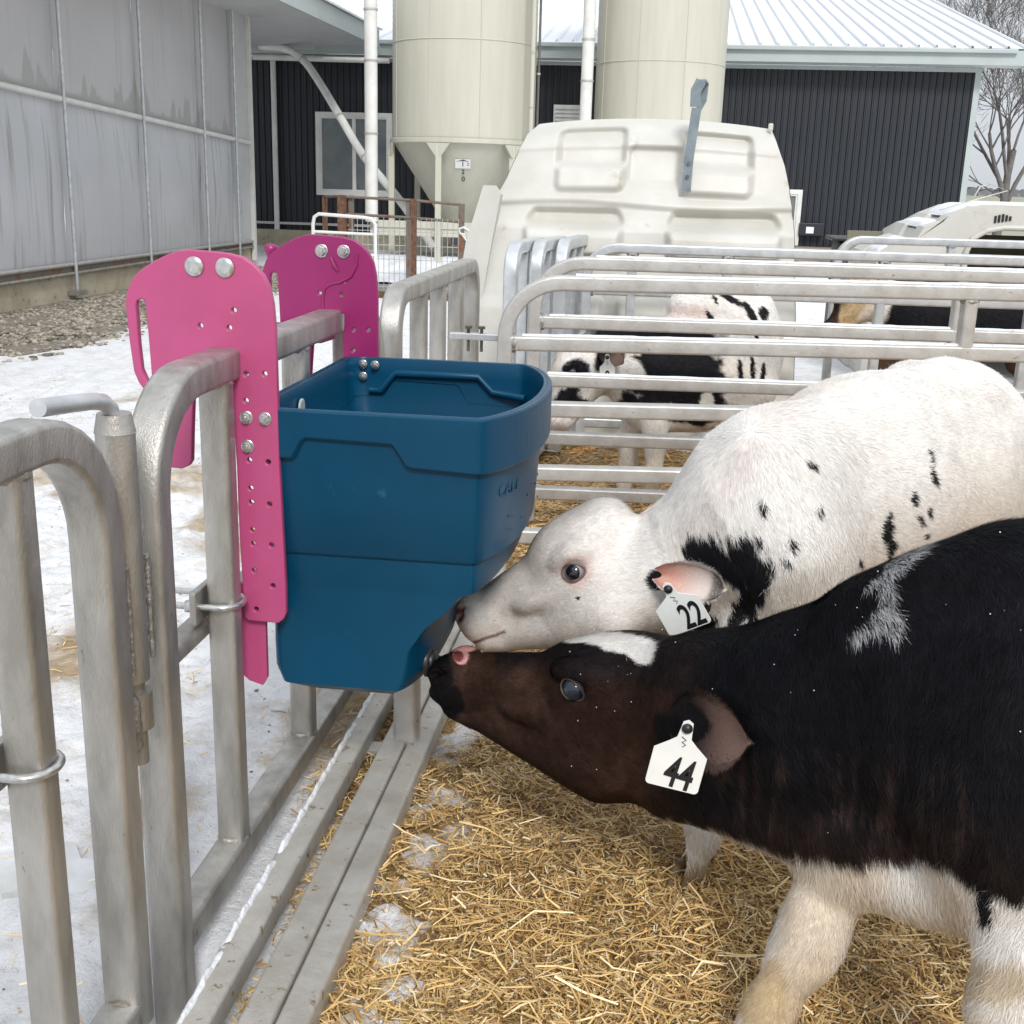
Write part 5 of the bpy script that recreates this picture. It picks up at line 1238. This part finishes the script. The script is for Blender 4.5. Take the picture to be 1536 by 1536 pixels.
# ================================================================== calf with tag 22 (white, dark patches)
def flakes(par, V, N, n, sel, name='snowflake_grains'):
    idx = np.where(sel)[0]
    k = rng.choice(idx, n); P = V[k] + N[k] * .010; bm = bmesh.new(); bmesh.ops.create_icosphere(bm, subdivisions=1, radius=1); bv = np.array([v.co[:] for v in bm.verts]); bf = np.array([[v.index for v in f.verts] for f in bm.faces]); bm.free()
    r = rng.uniform(.0004, .0010, n); W_ = (bv[None] * r[:, None, None] + P[:, None]).reshape(-1, 3); F = (np.arange(n)[:, None, None] * len(bv) + bf[None]).reshape(-1, 3)
    o = rawmesh(name, W_, F, SNOW, par); tag(o, kind='stuff')
def build_body(par, S, lo, hi, h, colfn, split=None, hf=None):
    V, F = surface_net(S, lo, hi, h)
    if split is not None:                                    # finer cells for the head, same surface
        c0, nrm, lo2, hi2 = split; c0 = np.array(c0); nrm = n3(nrm)
        V2, F2 = surface_net(S, lo2, hi2, hf)
        k1 = ((V[F].mean(1) - c0) @ nrm) > -.004; k2 = ((V2[F2].mean(1) - c0) @ nrm) <= .004
        V = np.concatenate([V, V2]); F = np.concatenate([F[k1], F2[k2] + len(V) - len(V2)])
    used, inv = np.unique(F, return_inverse=True); V = V[used]; F = inv.reshape(F.shape)
    N = S.grad(V)
    o = rawmesh('body', V, F, HIDE, par, smooth=True, colors=colfn(V, N)); return V, F, N
WHITE = np.array([.84, .81, .77]); CREAM = np.array([.72, .62, .50]); PINKS = np.array([.70, .47, .42]); BLK = np.array([.012, .012, .015]); STAIN = np.array([.50, .36, .18])

c22 = thing('calf', 'white calf with scattered black spots wearing tag 22, reaching up to the feeder', 'calf', (.35, 2.3, 0))
S = SDF()
bd = n3((.55, .70, .02)); sdv = n3((-bd[1], bd[0], 0)) * -1     # body direction, side toward camera
PL22 = PXY(985, 818, 2.06)
X22, ax22, q22, D22 = head(S, PXY(713, 925, 2.15), PL22, (0, -1, 0), s=1.22, up=(0, .12, 1), el=.228, eu=.010)
back = bd * 1.0 + np.array([0, 0, -.35])
S.cone((-.02, 2.09, .455), (.07, 2.10, .515), .100, .122, (.6, .2, -.5), .03, (bd[1], -bd[0], 0), .85)
S.cone((.07, 2.10, .515), (.19, 2.08, .60), .122, .185, (.55, .3, -.75), .05, (bd[1], -bd[0], 0), .78)
S.ell((.215, 2.10, .60), (bd, (0, 0, 1), sdv), (.17, .225, .150), (.5, .5, -.9), .06)
S.ell((.40, 2.35, .625), (bd, (0, 0, 1), sdv), (.30, .228, .185), back, .08)
S.ell((.58, 2.58, .615), (bd, (0, 0, 1), sdv), (.24, .225, .180), back, .06)
S.ell((.655, 2.68, .68), (bd, (0, 0, 1), sdv), (.17, .165, .145), back, .05)
S.cone((.20, 2.04, .745), (.60, 2.56, .790), .065, .070, back, .05)
S.cone(PXY(1150, 690, 1.975), PXY(1185, 830, 1.95), .030, .045, (.2, .1, -1), .09)          # shoulder blade
S.ell(PXY(1412, 628, 2.465), (bd, (0, 0, 1), sdv), (.055, .030, .030), back, .06)            # hip bone
S.cone(PXY(1412, 628, 2.475), PXY(1500, 640, 2.62), .028, .030, back, .06)
for w, dz in ((-1, 0), (1, 0)):
    S.ell(np.array((.60, 2.60, .795)) + sdv * w * .085, (bd, (0, 0, 1), sdv), (.05, .04, .035), back, .05)
    S.ell(np.array((.68, 2.71, .58)) + sdv * w * .075, (bd, (0, 0, 1), sdv), (.13, .19, .085), (0, 0, -1), .05)
    S.ell(np.array((.20, 2.06, .56)) + sdv * w * .070, (bd, (0, 0, 1), sdv), (.10, .19, .075), (0, 0, -1), .05)
FK = [(.185, 2.0, .44), PXY(1075, 1170, 1.95), PXY(1042, 1245, 1.91), PXY(1024, 1282, 1.885)]
leg(S, FK, [.068, .047, .042, .042])
for px_, py_, y_ in ((1004, 1296, 1.868), (1036, 1304, 1.862)):
    S.ell(PXY(px_, py_, y_), ((-.4, -.7, -.5), (.8, -.5, 0), (.3, .3, .9)), (.038, .0195, .026), (-.2, -.3, -1), .014)
leg(S, [(.13, 2.12, .44), (.12, 2.16, .25), (.13, 2.17, .12), (.12, 2.165, .05)], [.062, .038, .030, .033])
leg(S, [(.70, 2.66, .46), (.66, 2.60, .36), (.80, 2.68, .24), (.77, 2.66, .12), (.755, 2.645, .05)], [.085, .052, .036, .030, .033])
leg(S, [(.62, 2.78, .46), (.62, 2.76, .36), (.74, 2.86, .24), (.71, 2.83, .12), (.70, 2.82, .05)], [.085, .052, .036, .030, .033])
S.cone((.785, 2.83, .72), (.82, 2.87, .40), .022, .014, None, .03)
SP22 = [(1108, 835, 36, 36, 0), (1095, 852, 25, 60, -40), (1128, 880, 24, 54, 20), (1045, 822, 24, 22, 30), (1070, 840, 26, 20, 10), (1112, 910, 14, 30, 10), (1130, 935, 9, 9, 0), (1105, 925, 12, 22, 20),
        (1060, 935, 30, 14, -30), (1035, 955, 26, 10, 5), (1190, 926, 12, 9, 0), (1188, 817, 7, 14, -10), (1178, 842, 11, 6, 30), (1144, 760, 7, 11, -10), (1230, 766, 6, 5, 0), (1216, 696, 8, 5, 40),
        (1329, 800, 10, 25, 0), (1341, 817, 6, 9, 0), (1333, 828, 5, 11, 0), (1394, 682, 3, 14, -12), (1399, 715, 4, 16, -15), (1369, 748, 4, 12, 0), (1381, 782, 4, 10, -30), (1393, 770, 3, 8, 0), (1388, 805, 5, 6, 0), (1292, 848, 3, 12, -10)]
def col22(P, N, rand=False):
    px = to_px(P); C = np.tile(WHITE, (len(P), 1)); nz = vnoise(P, 7, 3, 4)
    C = lerp(C, np.tile(CREAM, (len(P), 1)), .20 * sstep(nz, .45, .8))
    C = lerp(C, np.tile(PINKS, (len(P), 1)), .14 * np.exp(-(((px[:, 0] - 1110 + (px[:, 1] - 700) * .75) / 30) ** 2)) * (px[:, 1] < 820) * (px[:, 0] > 1000))
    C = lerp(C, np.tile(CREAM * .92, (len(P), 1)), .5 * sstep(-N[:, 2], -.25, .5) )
    C = lerp(C, np.tile(np.array([.83, .745, .68]), (len(P), 1)), .45 * (np.linalg.norm(P - X22(.12, -.02, 0), axis=1) < .30) * (1 - sstep(np.linalg.norm(P - X22(.12, -.02, 0), axis=1), .16, .30)))
    # face: pink round the eye and on the muzzle
    e = X22(.228, .010, .075); dE = np.linalg.norm(P - e, axis=1); C = lerp(C, np.tile(PINKS, (len(P), 1)), .55 * (1 - sstep(dE, .020, .042)))
    mz = X22(-.02, .0, 0); dm = np.linalg.norm(P - mz, axis=1); C = lerp(C, np.tile(PINKS, (len(P), 1)), .55 * (1 - sstep(dm, .035, .095)))
    for w in (-1, 1):
        nn_ = X22(.000, .014, .050 * w); C = lerp(C, np.tile(np.array([.30, .085, .085]), (len(P), 1)), 1 - sstep(np.linalg.norm(P - nn_, axis=1), .012, .019))
    Q = P - X22(0, 0, 0); ml = (1 - sstep(np.abs(Q @ ax22[1] + .036 * q22 + .02 * (Q @ ax22[0])), .0015, .0045)) * (Q @ ax22[0] < .075) * (Q @ ax22[0] > -.03)
    C = lerp(C, np.tile(np.array([.20, .09, .09]), (len(P), 1)), .8 * ml)
    near = sstep(facing(P, N), -.15, .05)
    C = lerp(C, np.tile(BLK, (len(P), 1)), patch(px, SP22, P, 34, .75, 5, hair=62) * near * (px[:, 0] > 1000))
    C = lerp(C, np.tile(BLK, (len(P), 1)), patch(px, [(865, 897, 3, 3, 0), (980, 870, 17, 17, 0)], P, 60, .15, 5) * near)
    # plain spots on the far flank
    C = lerp(C, np.tile(BLK, (len(P), 1)), sstep(vnoise(P, 6, 44, 3), .68, .71) * (1 - near) * (P[:, 0] > .1))
    C = lerp(C, np.tile(np.array([.20, .12, .065]), (len(P), 1)), .85 * sstep(px[:, 1] + (vnoise(P, 40, 9, 2) - .5) * 26, 1294, 1306) * (P[:, 2] < .09) * (px[:, 0] < 1100))
    C = lerp(C, np.tile(STAIN, (len(P), 1)), .55 * (1 - sstep(P[:, 2], .03, .16)))
    return C
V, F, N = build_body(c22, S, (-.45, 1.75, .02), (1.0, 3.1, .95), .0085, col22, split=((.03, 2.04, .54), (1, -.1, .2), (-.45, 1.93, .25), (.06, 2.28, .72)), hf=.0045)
fx22 = lambda P: np.clip(sstep(np.linalg.norm(P - X22(-.02, 0, 0), axis=1), .03, .12) * .75 + .25, .25, 1) * (.55 + .65 * sstep(P[:, 0], -.1, .12) + .7 * (1 - sstep(np.linalg.norm(P - X22(.265, .09, 0), axis=1), .03, .08))) * np.clip((np.linalg.norm(P - X22(.228, .010, .075), axis=1) - .017) / .012, 0, 1)
hw22 = lambda P: 1 + 3.0 * (np.linalg.norm(P - X22(.15, 0, 0), axis=1) < .26)
fur('body_hair', V, F, 460000, .015, .0012, S, col22, c22, lift=.16, lenfn=fx22, wfn=hw22)
flakes(c22, V, N, 60, (N[:, 2] > .3) & (V[:, 0] > 0))
LID = M('pinkish eyelid', (.20, .12, .105, 1), (.12, .07, .065, 1), 60, .5)
for w in (1, -1): eye_parts(c22, X22, ax22, q22, w, LID, tilt=-.2, el=.228, eu=.010)
ein = lambda t: lerp(np.tile(np.array([.62, .36, .29]), (len(t), 1)), np.tile(np.array([.70, .60, .55]), (len(t), 1)), sstep(t, .15, .7)) * (1 - .78 * sstep(t, .74, .84) * (1 - sstep(t, .95, 1.0)))[:, None]
eout = lambda t: np.tile(WHITE, (len(t), 1))
ear(c22, PXY(986, 862, 1.955), PXY(1086, 884, 1.885), (-.1, -.85, .30), .029, eout, ein, 6500, fold=.85)
ear(c22, (-.03, 2.15, .575), (.06, 2.25, .60), (0, .8, .5), .036, eout, ein, 3000)
# dark tuft at the ear root
def tuft(par, c, r, n, ln, name='ear_tuft', col=BLK, dirv=(.6, -.3, -.5), wd=.0012):
    bm = bmesh.new(); bmesh.ops.create_icosphere(bm, subdivisions=3, radius=1); V_ = np.array([v.co[:] for v in bm.verts]) * r + np.array(c); F_ = np.array([[v.index for v in f.verts] for f in bm.faces]); bm.free()
    class FL: 
        def flow(s, P): return np.tile(n3(dirv), (len(P), 1))
    cf = lambda P, N, rand=False: np.tile(col, (len(P), 1))
    o = rawmesh(name, V_, F_, HIDE, par, smooth=True, colors=np.tile(col, (len(V_), 1)))
    fur('tuft_hair', V_, F_, n, ln, wd, FL(), cf, o, lift=.45, jitter=.4, front=.3)
    return o
def tag_at(px_top, y, dx_px, px_dn):   # corner points in the picture at a given depth
    return PXY(*px_top, y)
t0, tr, td = PXY(1004, 890, 1.90), PXY(1034, 880, 1.90), PXY(1024, 950, 1.905)
xd = (PXY(1058, 936, 1.84) - PXY(988, 962, 1.86)); yd = (PXY(1003, 888, 1.84) - PXY(1023, 948, 1.845))
ear_tag(c22, PXY(1001, 880, 1.835), xd, yd, .078, .056, .028, '22', .050, (.014, -.062), 0, .0009)
hoof(c22, (float(PXY(1027, 1318, 1.862).x), 1.872, -.006), (-.42, -.85), .85); hoof(c22, (.115, 2.16, .0), (-.6, -.6)); hoof(c22, (.75, 2.64, 0), (-.6, -.7)); hoof(c22, (.695, 2.815, 0), (-.6, -.7))

# ================================================================== calf with tag 44 (black and brown)
c44 = thing('calf', 'black and dark brown calf with white blaze wearing tag 44, drinking from the lower teat', 'calf', (.6, 1.4, 0))
S = SDF(); bd = n3((.80, -.44, .02)); sdv = n3((bd[1], -bd[0], 0))
PL44 = PXY(1022, 1085, 1.765)
X44, ax44, q44, D44 = head(S, PXY(676, 1012, 1.915), PL44, (0, -1, 0), s=1.18, up=(.10, .02, 1), el=.216, eu=.048)
S.cone((.00, 1.79, .375), (.14, 1.68, .415), .112, .125, (.7, -.4, -.55), .05, (bd[1], -bd[0], 0), .85)
S.cone((.14, 1.68, .420), (.27, 1.585, .47), .122, .150, (.6, -.4, -.75), .05, (bd[1], -bd[0], 0), .80)
S.cone((.27, 1.585, .47), (.40, 1.50, .535), .150, .195, (.55, -.35, -.85), .06, (bd[1], -bd[0], 0), .80)
S.ell((.50, 1.43, .56), (bd, (0, 0, 1), sdv), (.19, .255, .150), (.4, -.3, -.9), .06)
S.ell((.74, 1.30, .60), (bd, (0, 0, 1), sdv), (.32, .235, .175), (.7, -.4, -.5), .07)
S.ell((1.0, 1.16, .64), (bd, (0, 0, 1), sdv), (.22, .21, .16), (.7, -.4, -.6), .05)
S.cone(PXY(1240, 925, 1.58) - Vector((0, 0, .068)), PXY(1318, 865, 1.53) - Vector((0, 0, .068)), .045, .05, (.7, -.4, -.5), .05)
S.cone(PXY(1318, 865, 1.53) - Vector((0, 0, .068)), PXY(1405, 813, 1.48) - Vector((0, 0, .066)), .05, .05, (.7, -.4, -.5), .05)
S.cone((.44, 1.46, .735), (1.0, 1.14, .77), .06, .07, (.8, -.45, -.3), .05)
for w in (-1, 1): S.ell(np.array((.49, 1.40, .52)) + sdv * w * .075, (bd, (0, 0, 1), sdv), (.11, .20, .085), (0, 0, -1), .05)
S.ell(PXY(660, 1004, 1.905), (ax44[0], ax44[1], ax44[2]), (.020, .017, .030), ax44[0], .012); S.ell(PXY(664, 1036, 1.905), (ax44[0], ax44[1], ax44[2]), (.022, .015, .030), ax44[0], .012)
S.cone(PXY(1030, 1190, 1.70), PXY(1200, 1238, 1.54), .040, .050, (.6, -.4, -.8), .06)
leg(S, [(.340, 1.515, .40), (.297, 1.50, .30), (.243, 1.455, .165), (.208, 1.435, .09), (.188, 1.42, .045)], [.072, .051, .036, .030, .033])
leg(S, [(.500, 1.315, .46), (.484, 1.29, .33), (.478, 1.285, .235), (.474, 1.28, .10), (.470, 1.275, .045)], [.085, .053, .046, .033, .036])
S.ell((.474, 1.275, .255), ((1, 0, 0), (0, 1, 0), (0, 0, 1)), (.050, .050, .060), (0, 0, -1), .03)
S.ell((.262, 1.462, .205), ((1, 0, 0), (0, 1, 0), (0, 0, 1)), (.044, .043, .052), (-.3, -.2, -1), .03)
for dx, dy in ((.02, .09), (.10, -.02)):
    leg(S, [(1.02 + dx, 1.10 + dy, .48), (.98 + dx, 1.12 + dy, .38), (1.10 + dx, 1.03 + dy, .25), (1.07 + dx, 1.05 + dy, .12), (1.05 + dx, 1.06 + dy, .045)], [.09, .055, .038, .032, .036])
S.cone((1.2, 1.05, .72), (1.24, 1.02, .4), .022, .014, None, .03)
S.ell(PXY(1375, 1282, 1.45), (bd, (0, 0, 1), sdv), (.17, .085, .082), (.5, -.3, -.8), .05)
BRN = np.array([.032, .016, .011]); BRN2 = np.array([.060, .032, .022]); BLK2 = np.array([.0085, .0085, .011]); MUZ = np.array([.007, .006, .007])
def col44(P, N, rand=False):
    px = to_px(P); n = len(P); x, y = px[:, 0], px[:, 1]; nz = vnoise(P, 9, 7, 4) - .5; nf = vnoise(P, 70, 9, 2) - .5
    near = sstep(facing(P, N), -.25, 0)
    C = np.tile(BLK2, (n, 1)); T = lambda c: np.tile(c, (n, 1))
    hd = 1 - sstep(x + nz * 90, 960, 1040); C = lerp(C, lerp(T(BRN), T(BRN2), sstep(nz, -.05, .22)), hd)
    fl = sstep(y + nz * 120, 1170, 1290) * sstep(x, 980, 1040); C = lerp(C, lerp(T(BRN * .7), T(BRN2 * .7), sstep(vnoise(P, 20, 13, 3), .45, .65)), fl * .75 * (1 - .6 * sstep(x, 1350, 1500)))
    C = lerp(C, T(BLK2), .75 * (1 - sstep(y + nz * 60, 985, 1040)) * (x > 740) * hd)
    dm = np.linalg.norm(P - X44(-.02, -.02, 0), axis=1); C = lerp(C, T(MUZ), 1 - sstep(dm + nz * .05, .06, .10))
    C = lerp(C, T(MUZ), patch(px, [(660, 1010, 18, 34, 0), (672, 1050, 22, 26, -30)], P, 40, .15, 4))
    for w in (-1, 1): C = lerp(C, T(np.array([.025, .010, .010])), 1 - sstep(np.linalg.norm(P - X44(.000, .014, .050 * w), axis=1), .010, .016))
    C = lerp(C, T(np.array([.006, .006, .007])), patch(px, [(1004, 1086, 28, 28, 0)], P, 50, .2, 3) * near)
    # pink white top of the muzzle, blaze on the forehead
    C = lerp(C, T(np.array([.70, .38, .35])), patch(px, [(690, 966, 24, 14, 0), (690, 984, 12, 12, 20)], P, 40, .12, 8)) 
    C = lerp(C, T(np.array([.22, .06, .06])), patch(px, [(686, 984, 8, 8, 0)], P, 40, .1, 8))
    C = lerp(C, T(WHITE), patch(px, [(735, 958, 26, 9, 4), (720, 952, 30, 8, 0), (742, 968, 34, 6, 3)], P, 40, .2, 8))
    top = ((P - X44(0, 0, 0)) @ ax44[1]) > .035
    C = lerp(C, T(WHITE), patch(px, [(925, 964, 56, 15, 8), (862, 958, 40, 7, -4), (955, 978, 24, 16, 25)], P, 40, .18, 11) * top)
    wr = sstep(vnoise(np.c_[px[:, 0] / 7, px[:, 1] / 70, np.zeros(n)], 1., 41, 3), .5, .72) * sstep(y, 1090, 1160) * (1 - sstep(y, 1260, 1300)) * sstep(x, 1040, 1100) * (1 - sstep(x, 1430, 1500))
    C = lerp(C, T(np.array([.085, .055, .048])), .42 * wr)
    # light belly, chest edge and legs
    lim = np.interp(x, [960, 1100, 1180, 1300, 1360, 1420, 1470, 1600], [1222, 1250, 1274, 1284, 1282, 1292, 1330, 1362])
    wl = sstep(y + nf * 22 + nz * 26 - lim, -6, 10) * (P[:, 2] < .45)
    C = lerp(C, lerp(T(WHITE), T(CREAM), sstep(vnoise(P, 8, 17, 3), .35, .7)), wl)
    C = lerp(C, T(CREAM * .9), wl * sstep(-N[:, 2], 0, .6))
    knee = np.exp(-((P[:, 2] - .185) / .06) ** 2) * (P[:, 0] > .40) + 1.1 * (1 - sstep(P[:, 2], .05, .24)) * (P[:, 0] < .36) * (.5 + nz * 2)
    C = lerp(C, T(STAIN), np.clip(wl * knee * .8, 0, .85))
    C = lerp(C, T(STAIN), .62 * wl * patch(px, [(1490, 1462, 80, 34, 0), (1140, 1500, 34, 50, 20), (1165, 1455, 12, 24, 0)], P, 18, .5, 14))
    C = lerp(C, T(BLK), patch(px, [(1478, 1345, 14, 30, -12), (1482, 1372, 12, 12, 0)], P, 40, .2, 12) * near)
    # grey-white ticking on the withers
    tick = patch(px, [(1328, 895, 12, 48, 3), (1318, 925, 26, 16, -20), (1290, 945, 22, 12, -40), (1340, 940, 12, 18, 20), (1348, 846, 52, 10, -34)], P, 50, .5, 15)
    if rand: tick = tick * (rng.random(n) < .62)
    C = lerp(C, T(np.array([.48, .48, .49])), tick * near)
    return C
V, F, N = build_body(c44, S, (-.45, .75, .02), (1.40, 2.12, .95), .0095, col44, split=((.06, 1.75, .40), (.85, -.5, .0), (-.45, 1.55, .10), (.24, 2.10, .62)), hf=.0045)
f44 = lambda P: np.clip(sstep(np.linalg.norm(P - X44(-.02, 0, 0), axis=1), .03, .12) * .8 + .2, .2, 1) * (.55 + .75 * sstep(P[:, 0], -.1, .15) + .35 * sstep(.37 - P[:, 2], 0, .06) * (P[:, 0] > .05) * (P[:, 2] > .29) - .45 * sstep(.30 - P[:, 2], 0, .06) * (P[:, 0] > .05)) * np.clip((np.linalg.norm(P - X44(.216, .048, .075), axis=1) - .018) / .012, 0, 1)
hw44 = lambda P: 1 + 1.6 * (np.linalg.norm(P - X44(.15, 0, 0), axis=1) < .28)
fur('body_hair', V, F, 470000, .017, .0012, S, col44, c44, lift=.20, lenfn=f44, wfn=hw44)
flakes(c44, V, N, 130, (N[:, 2] > .1) & (V[:, 0] > -.12))
LIDB = M('dark brown eyelid', (.030, .020, .017, 1), (.05, .034, .03, 1), 60, .4)
for w in (1, -1): eye_parts(c44, X44, ax44, q44, w, LIDB, EYE2, (.0022, -.0022), -.5, el=.216, eu=.048, ball=EYEB2)
e44o = lambda t: lerp(np.tile(np.array([.015, .012, .012]), (len(t), 1)), np.tile(np.array([.05, .03, .025]), (len(t), 1)), t)
e44i = lambda t: lerp(np.tile(np.array([.012, .009, .009]), (len(t), 1)), np.tile(np.array([.165, .105, .088]), (len(t), 1)), sstep(t, .18, .75))
ear(c44, PXY(1012, 1082, 1.615), PXY(1124, 1114, 1.49), (-.15, -1, .25), .052, e44o, e44i, 9000, fold=.28, prof=(.36, .82, 1.05, .95, .70, .40, .08))
ear(c44, (.04, 1.90, .46), (.13, 1.99, .50), (0, .8, .4), .042, e44o, e44i, 3000)
xd = PXY(1032, 1202, 1.585) - PXY(960, 1184, 1.585); yd = PXY(1038, 1085, 1.585) - PXY(1008, 1190, 1.585)
ear_tag(c44, PXY(1032, 1088, 1.49), xd, yd, .0745, .062, .037, '44', .052, (.006, -.0755), -3, .0011)
st = MB()
for p0, p1 in (((1025, 1006), (1037, 1003)), ((1032, 1010), (1038, 1022)), ((1092, 1172), (1095, 1190))):
    st.tube([PXY(*p0, 1.64), PXY(*p1, 1.64)], .0012, 5)
st.build('straw_bits', STRAW, c44)
hoof(c44, (.180, 1.415, 0), (-.8, .45)); hoof(c44, (.464, 1.27, 0), (-.8, .45)); hoof(c44, (1.065, 1.16, 0), (-.8, .45)); hoof(c44, (1.145, 1.05, 0), (-.8, .45))

# ================================================================== calf in the next pen (black and white, head down)
cr3 = thing('calf', 'black and white calf standing head down behind the railed dividers', 'calf', (.1, 4.55, 0))
S = SDF(); bd = n3((.92, .28, .0)); sdv = n3((.28, -.92, 0))
X3, ax3, q3, D3 = head(S, (-.390, 4.38, .315), (-.255, 4.42, .61), (0, -1, 0), s=1.05, up=(-.9, 0, .4))
S.cone((-.25, 4.43, .565), (-.09, 4.47, .545), .10, .15, (1, .2, -.5), .05, sdv, .8)
S.ell((-.02, 4.49, .49), (bd, (0, 0, 1), sdv), (.17, .21, .14), (.5, .1, -.9), .05)
S.ell((.13, 4.54, .50), (bd, (0, 0, 1), sdv), (.26, .225, .17), (.9, .2, -.4), .06)
S.ell((.29, 4.60, .58), (bd, (0, 0, 1), sdv), (.18, .25, .16), (.7, .2, -.8), .05)
S.ell((.21, 4.58, .765), (bd, (0, 0, 1), sdv), (.20, .085, .10), (.9, .2, -.4), .05)
for p in ([(-.02, 4.42, .42), (0.0, 4.40, .25), (.0, 4.40, .12), (-.01, 4.40, .045)], [(-.06, 4.55, .42), (-.1, 4.54, .25), (-.10, 4.54, .12), (-.11, 4.54, .045)]): leg(S, p, [.06, .040, .032, .034])
for p in ([(.36, 4.56, .45), (.26, 4.53, .34), (.35, 4.56, .24), (.30, 4.55, .12), (.29, 4.55, .045)], [(.30, 4.68, .45), (.36, 4.70, .34), (.42, 4.72, .24), (.38, 4.70, .12), (.37, 4.70, .045)]): leg(S, p, [.09, .05, .036, .032, .034])
def col3(P, N, rand=False):
    px = to_px(P); n = len(P); T = lambda c: np.tile(c, (n, 1)); C = lerp(T(WHITE), T(CREAM), .5 * sstep(vnoise(P, 7, 3, 3), .4, .7))
    C = lerp(C, T(PINKS), .35 * (1 - sstep(np.linalg.norm((px - [1030, 470]) / [45, 20], axis=1), .5, 1)))
    C = lerp(C, T(PINKS), .5 * (1 - sstep(np.linalg.norm(P - X3(-.01, 0, 0), axis=1), .04, .08)))
    C = lerp(C, T(BLK), patch(px, [(865, 558, 20, 20, 0), (860, 605, 32, 26, -15), (915, 540, 26, 26, 0), (985, 506, 110, 20, 4), (1015, 562, 80, 52, 6), (1035, 610, 68, 28, 8), (930, 600, 30, 16, 0), (965, 560, 40, 34, 0), (990, 600, 40, 14, 0), (925, 500, 40, 10, 8)], P, 16, .28, 5))
    C = lerp(C, T(WHITE), patch(px, [(943, 556, 24, 20, 40), (1060, 600, 12, 14, 0), (900, 585, 30, 22, 0), (1000, 612, 20, 8, 0)], P, 20, .3, 9) * .95)
    C = lerp(C, T(BLK), patch(px, [(1095, 448, 5, 26, -62), (1064, 475, 5, 12, -30), (1072, 450, 3, 8, -30), (1125, 470, 6, 24, -30), (1133, 500, 4, 26, -10), (1110, 560, 4, 24, -5), (1128, 560, 4, 26, 0), (1143, 565, 4, 24, 6), (1100, 520, 4, 10, 0), (1145, 470, 8, 12, -20), (1090, 650, 6, 18, 0)], P, 20, .3, 6))
    return lerp(C, T(STAIN), .4 * (1 - sstep(P[:, 2], .05, .3)))
V, F, N = build_body(cr3, S, (-.52, 4.1, .02), (.65, 4.95, .9), .011, col3)
fur('body_hair', V, F, 60000, .014, .0028, S, col3, cr3, lift=.2)
for w in (1,): eye_parts(cr3, X3, ax3, q3, w, LIDB)
ear(cr3, (-.225, 4.34, .60), (-.135, 4.27, .57), (-.1, -.8, .5), .032, e44o, e44i, 1500)
ear(cr3, (-.25, 4.50, .63), (-.30, 4.58, .66), (-.1, .5, .5), .032, e44o, e44i, 800)
xd = PXY(918, 560, 4.24) - PXY(903, 560, 4.24); yd = PXY(911, 528, 4.24) - PXY(911, 566, 4.24)
ear_tag(cr3, PXY(911, 534, 4.24), xd, yd, .055, .06, .035, '8', .045, (.0, -.075), 0, .0008)
for p in ((-.015, 4.40, 0), (-.115, 4.54, 0), (.285, 4.55, 0), (.365, 4.70, 0)): hoof(cr3, p, (-.9, -.3))

# ================================================================== far calf at the right (tan face, black body)
c4 = thing('calf', 'far black calf with tan face seen between the rails at the right', 'calf', (1.4, 6.3, 0))
S = SDF(); bd = n3((1, .1, .0)); sdv = n3((.1, -1, 0))
X4, ax4, q4, D4 = head(S, (.86, 6.28, .50), (1.03, 6.30, .72), (0, -1, 0), s=1.0, up=(-.7, 0, .7))
S.cone((1.04, 6.30, .68), (1.22, 6.30, .62), .10, .14, (1, 0, -.4), .05)
S.ell((1.30, 6.32, .58), (bd, (0, 0, 1), sdv), (.2, .21, .14), (1, 0, -.6), .05); S.ell((1.62, 6.35, .60), (bd, (0, 0, 1), sdv), (.36, .20, .17), (1, 0, -.4), .06); S.ell((1.92, 6.38, .64), (bd, (0, 0, 1), sdv), (.2, .19, .15), (1, 0, -.6), .05)
for p in ([(1.22, 6.24, .42), (1.1, 6.22, .25), (.98, 6.22, .12), (.93, 6.22, .045)], [(1.24, 6.42, .42), (1.2, 6.42, .25), (1.2, 6.42, .12), (1.19, 6.42, .045)], [(1.96, 6.30, .45), (1.9, 6.28, .34), (2.0, 6.3, .24), (1.96, 6.3, .12), (1.95, 6.3, .045)], [(1.9, 6.5, .45), (1.86, 6.48, .34), (1.94, 6.5, .24), (1.9, 6.5, .12), (1.89, 6.5, .045)]): leg(S, p, [.07, .045, .034, .034, .034])
def col4(P, N, rand=False):
    n = len(P); T = lambda c: np.tile(c, (n, 1)); nz = vnoise(P, 8, 4, 3); C = T(BLK); x = P[:, 0]
    C = lerp(C, lerp(T(np.array([.04, .022, .015])), T(BLK), sstep(nz, .5, .6)), (1 - sstep(x, .87, .90)))
    C = lerp(C, lerp(T(np.array([.55, .40, .23])), T(WHITE), sstep(x + (nz - .5) * .3, .98, 1.1)), sstep(x + (nz - .5) * .08, .88, .90) * (1 - sstep(x + (nz - .5) * .06, 1.12, 1.14)) * (P[:, 2] > .48))
    return lerp(C, T(np.array([.09, .05, .03])), 1 - sstep(P[:, 2] + (nz - .5) * .1, .36, .42))
V, F, N = build_body(c4, S, (.7, 6.0, .02), (2.25, 6.7, .92), .014, col4)
fur('body_hair', V, F, 24000, .018, .004, S, col4, c4, lift=.2)
ear(c4, (1.06, 6.24, .73), (1.14, 6.15, .72), (-.1, -.8, .5), .035, e44o, e44i, 500); ear(c4, (1.06, 6.37, .73), (1.13, 6.46, .74), (-.1, .8, .5), .035, e44o, e44i, 500)
for p in ((.925, 6.22, 0), (1.185, 6.42, 0), (1.945, 6.3, 0), (1.885, 6.5, 0)): hoof(c4, p, (-1, 0))
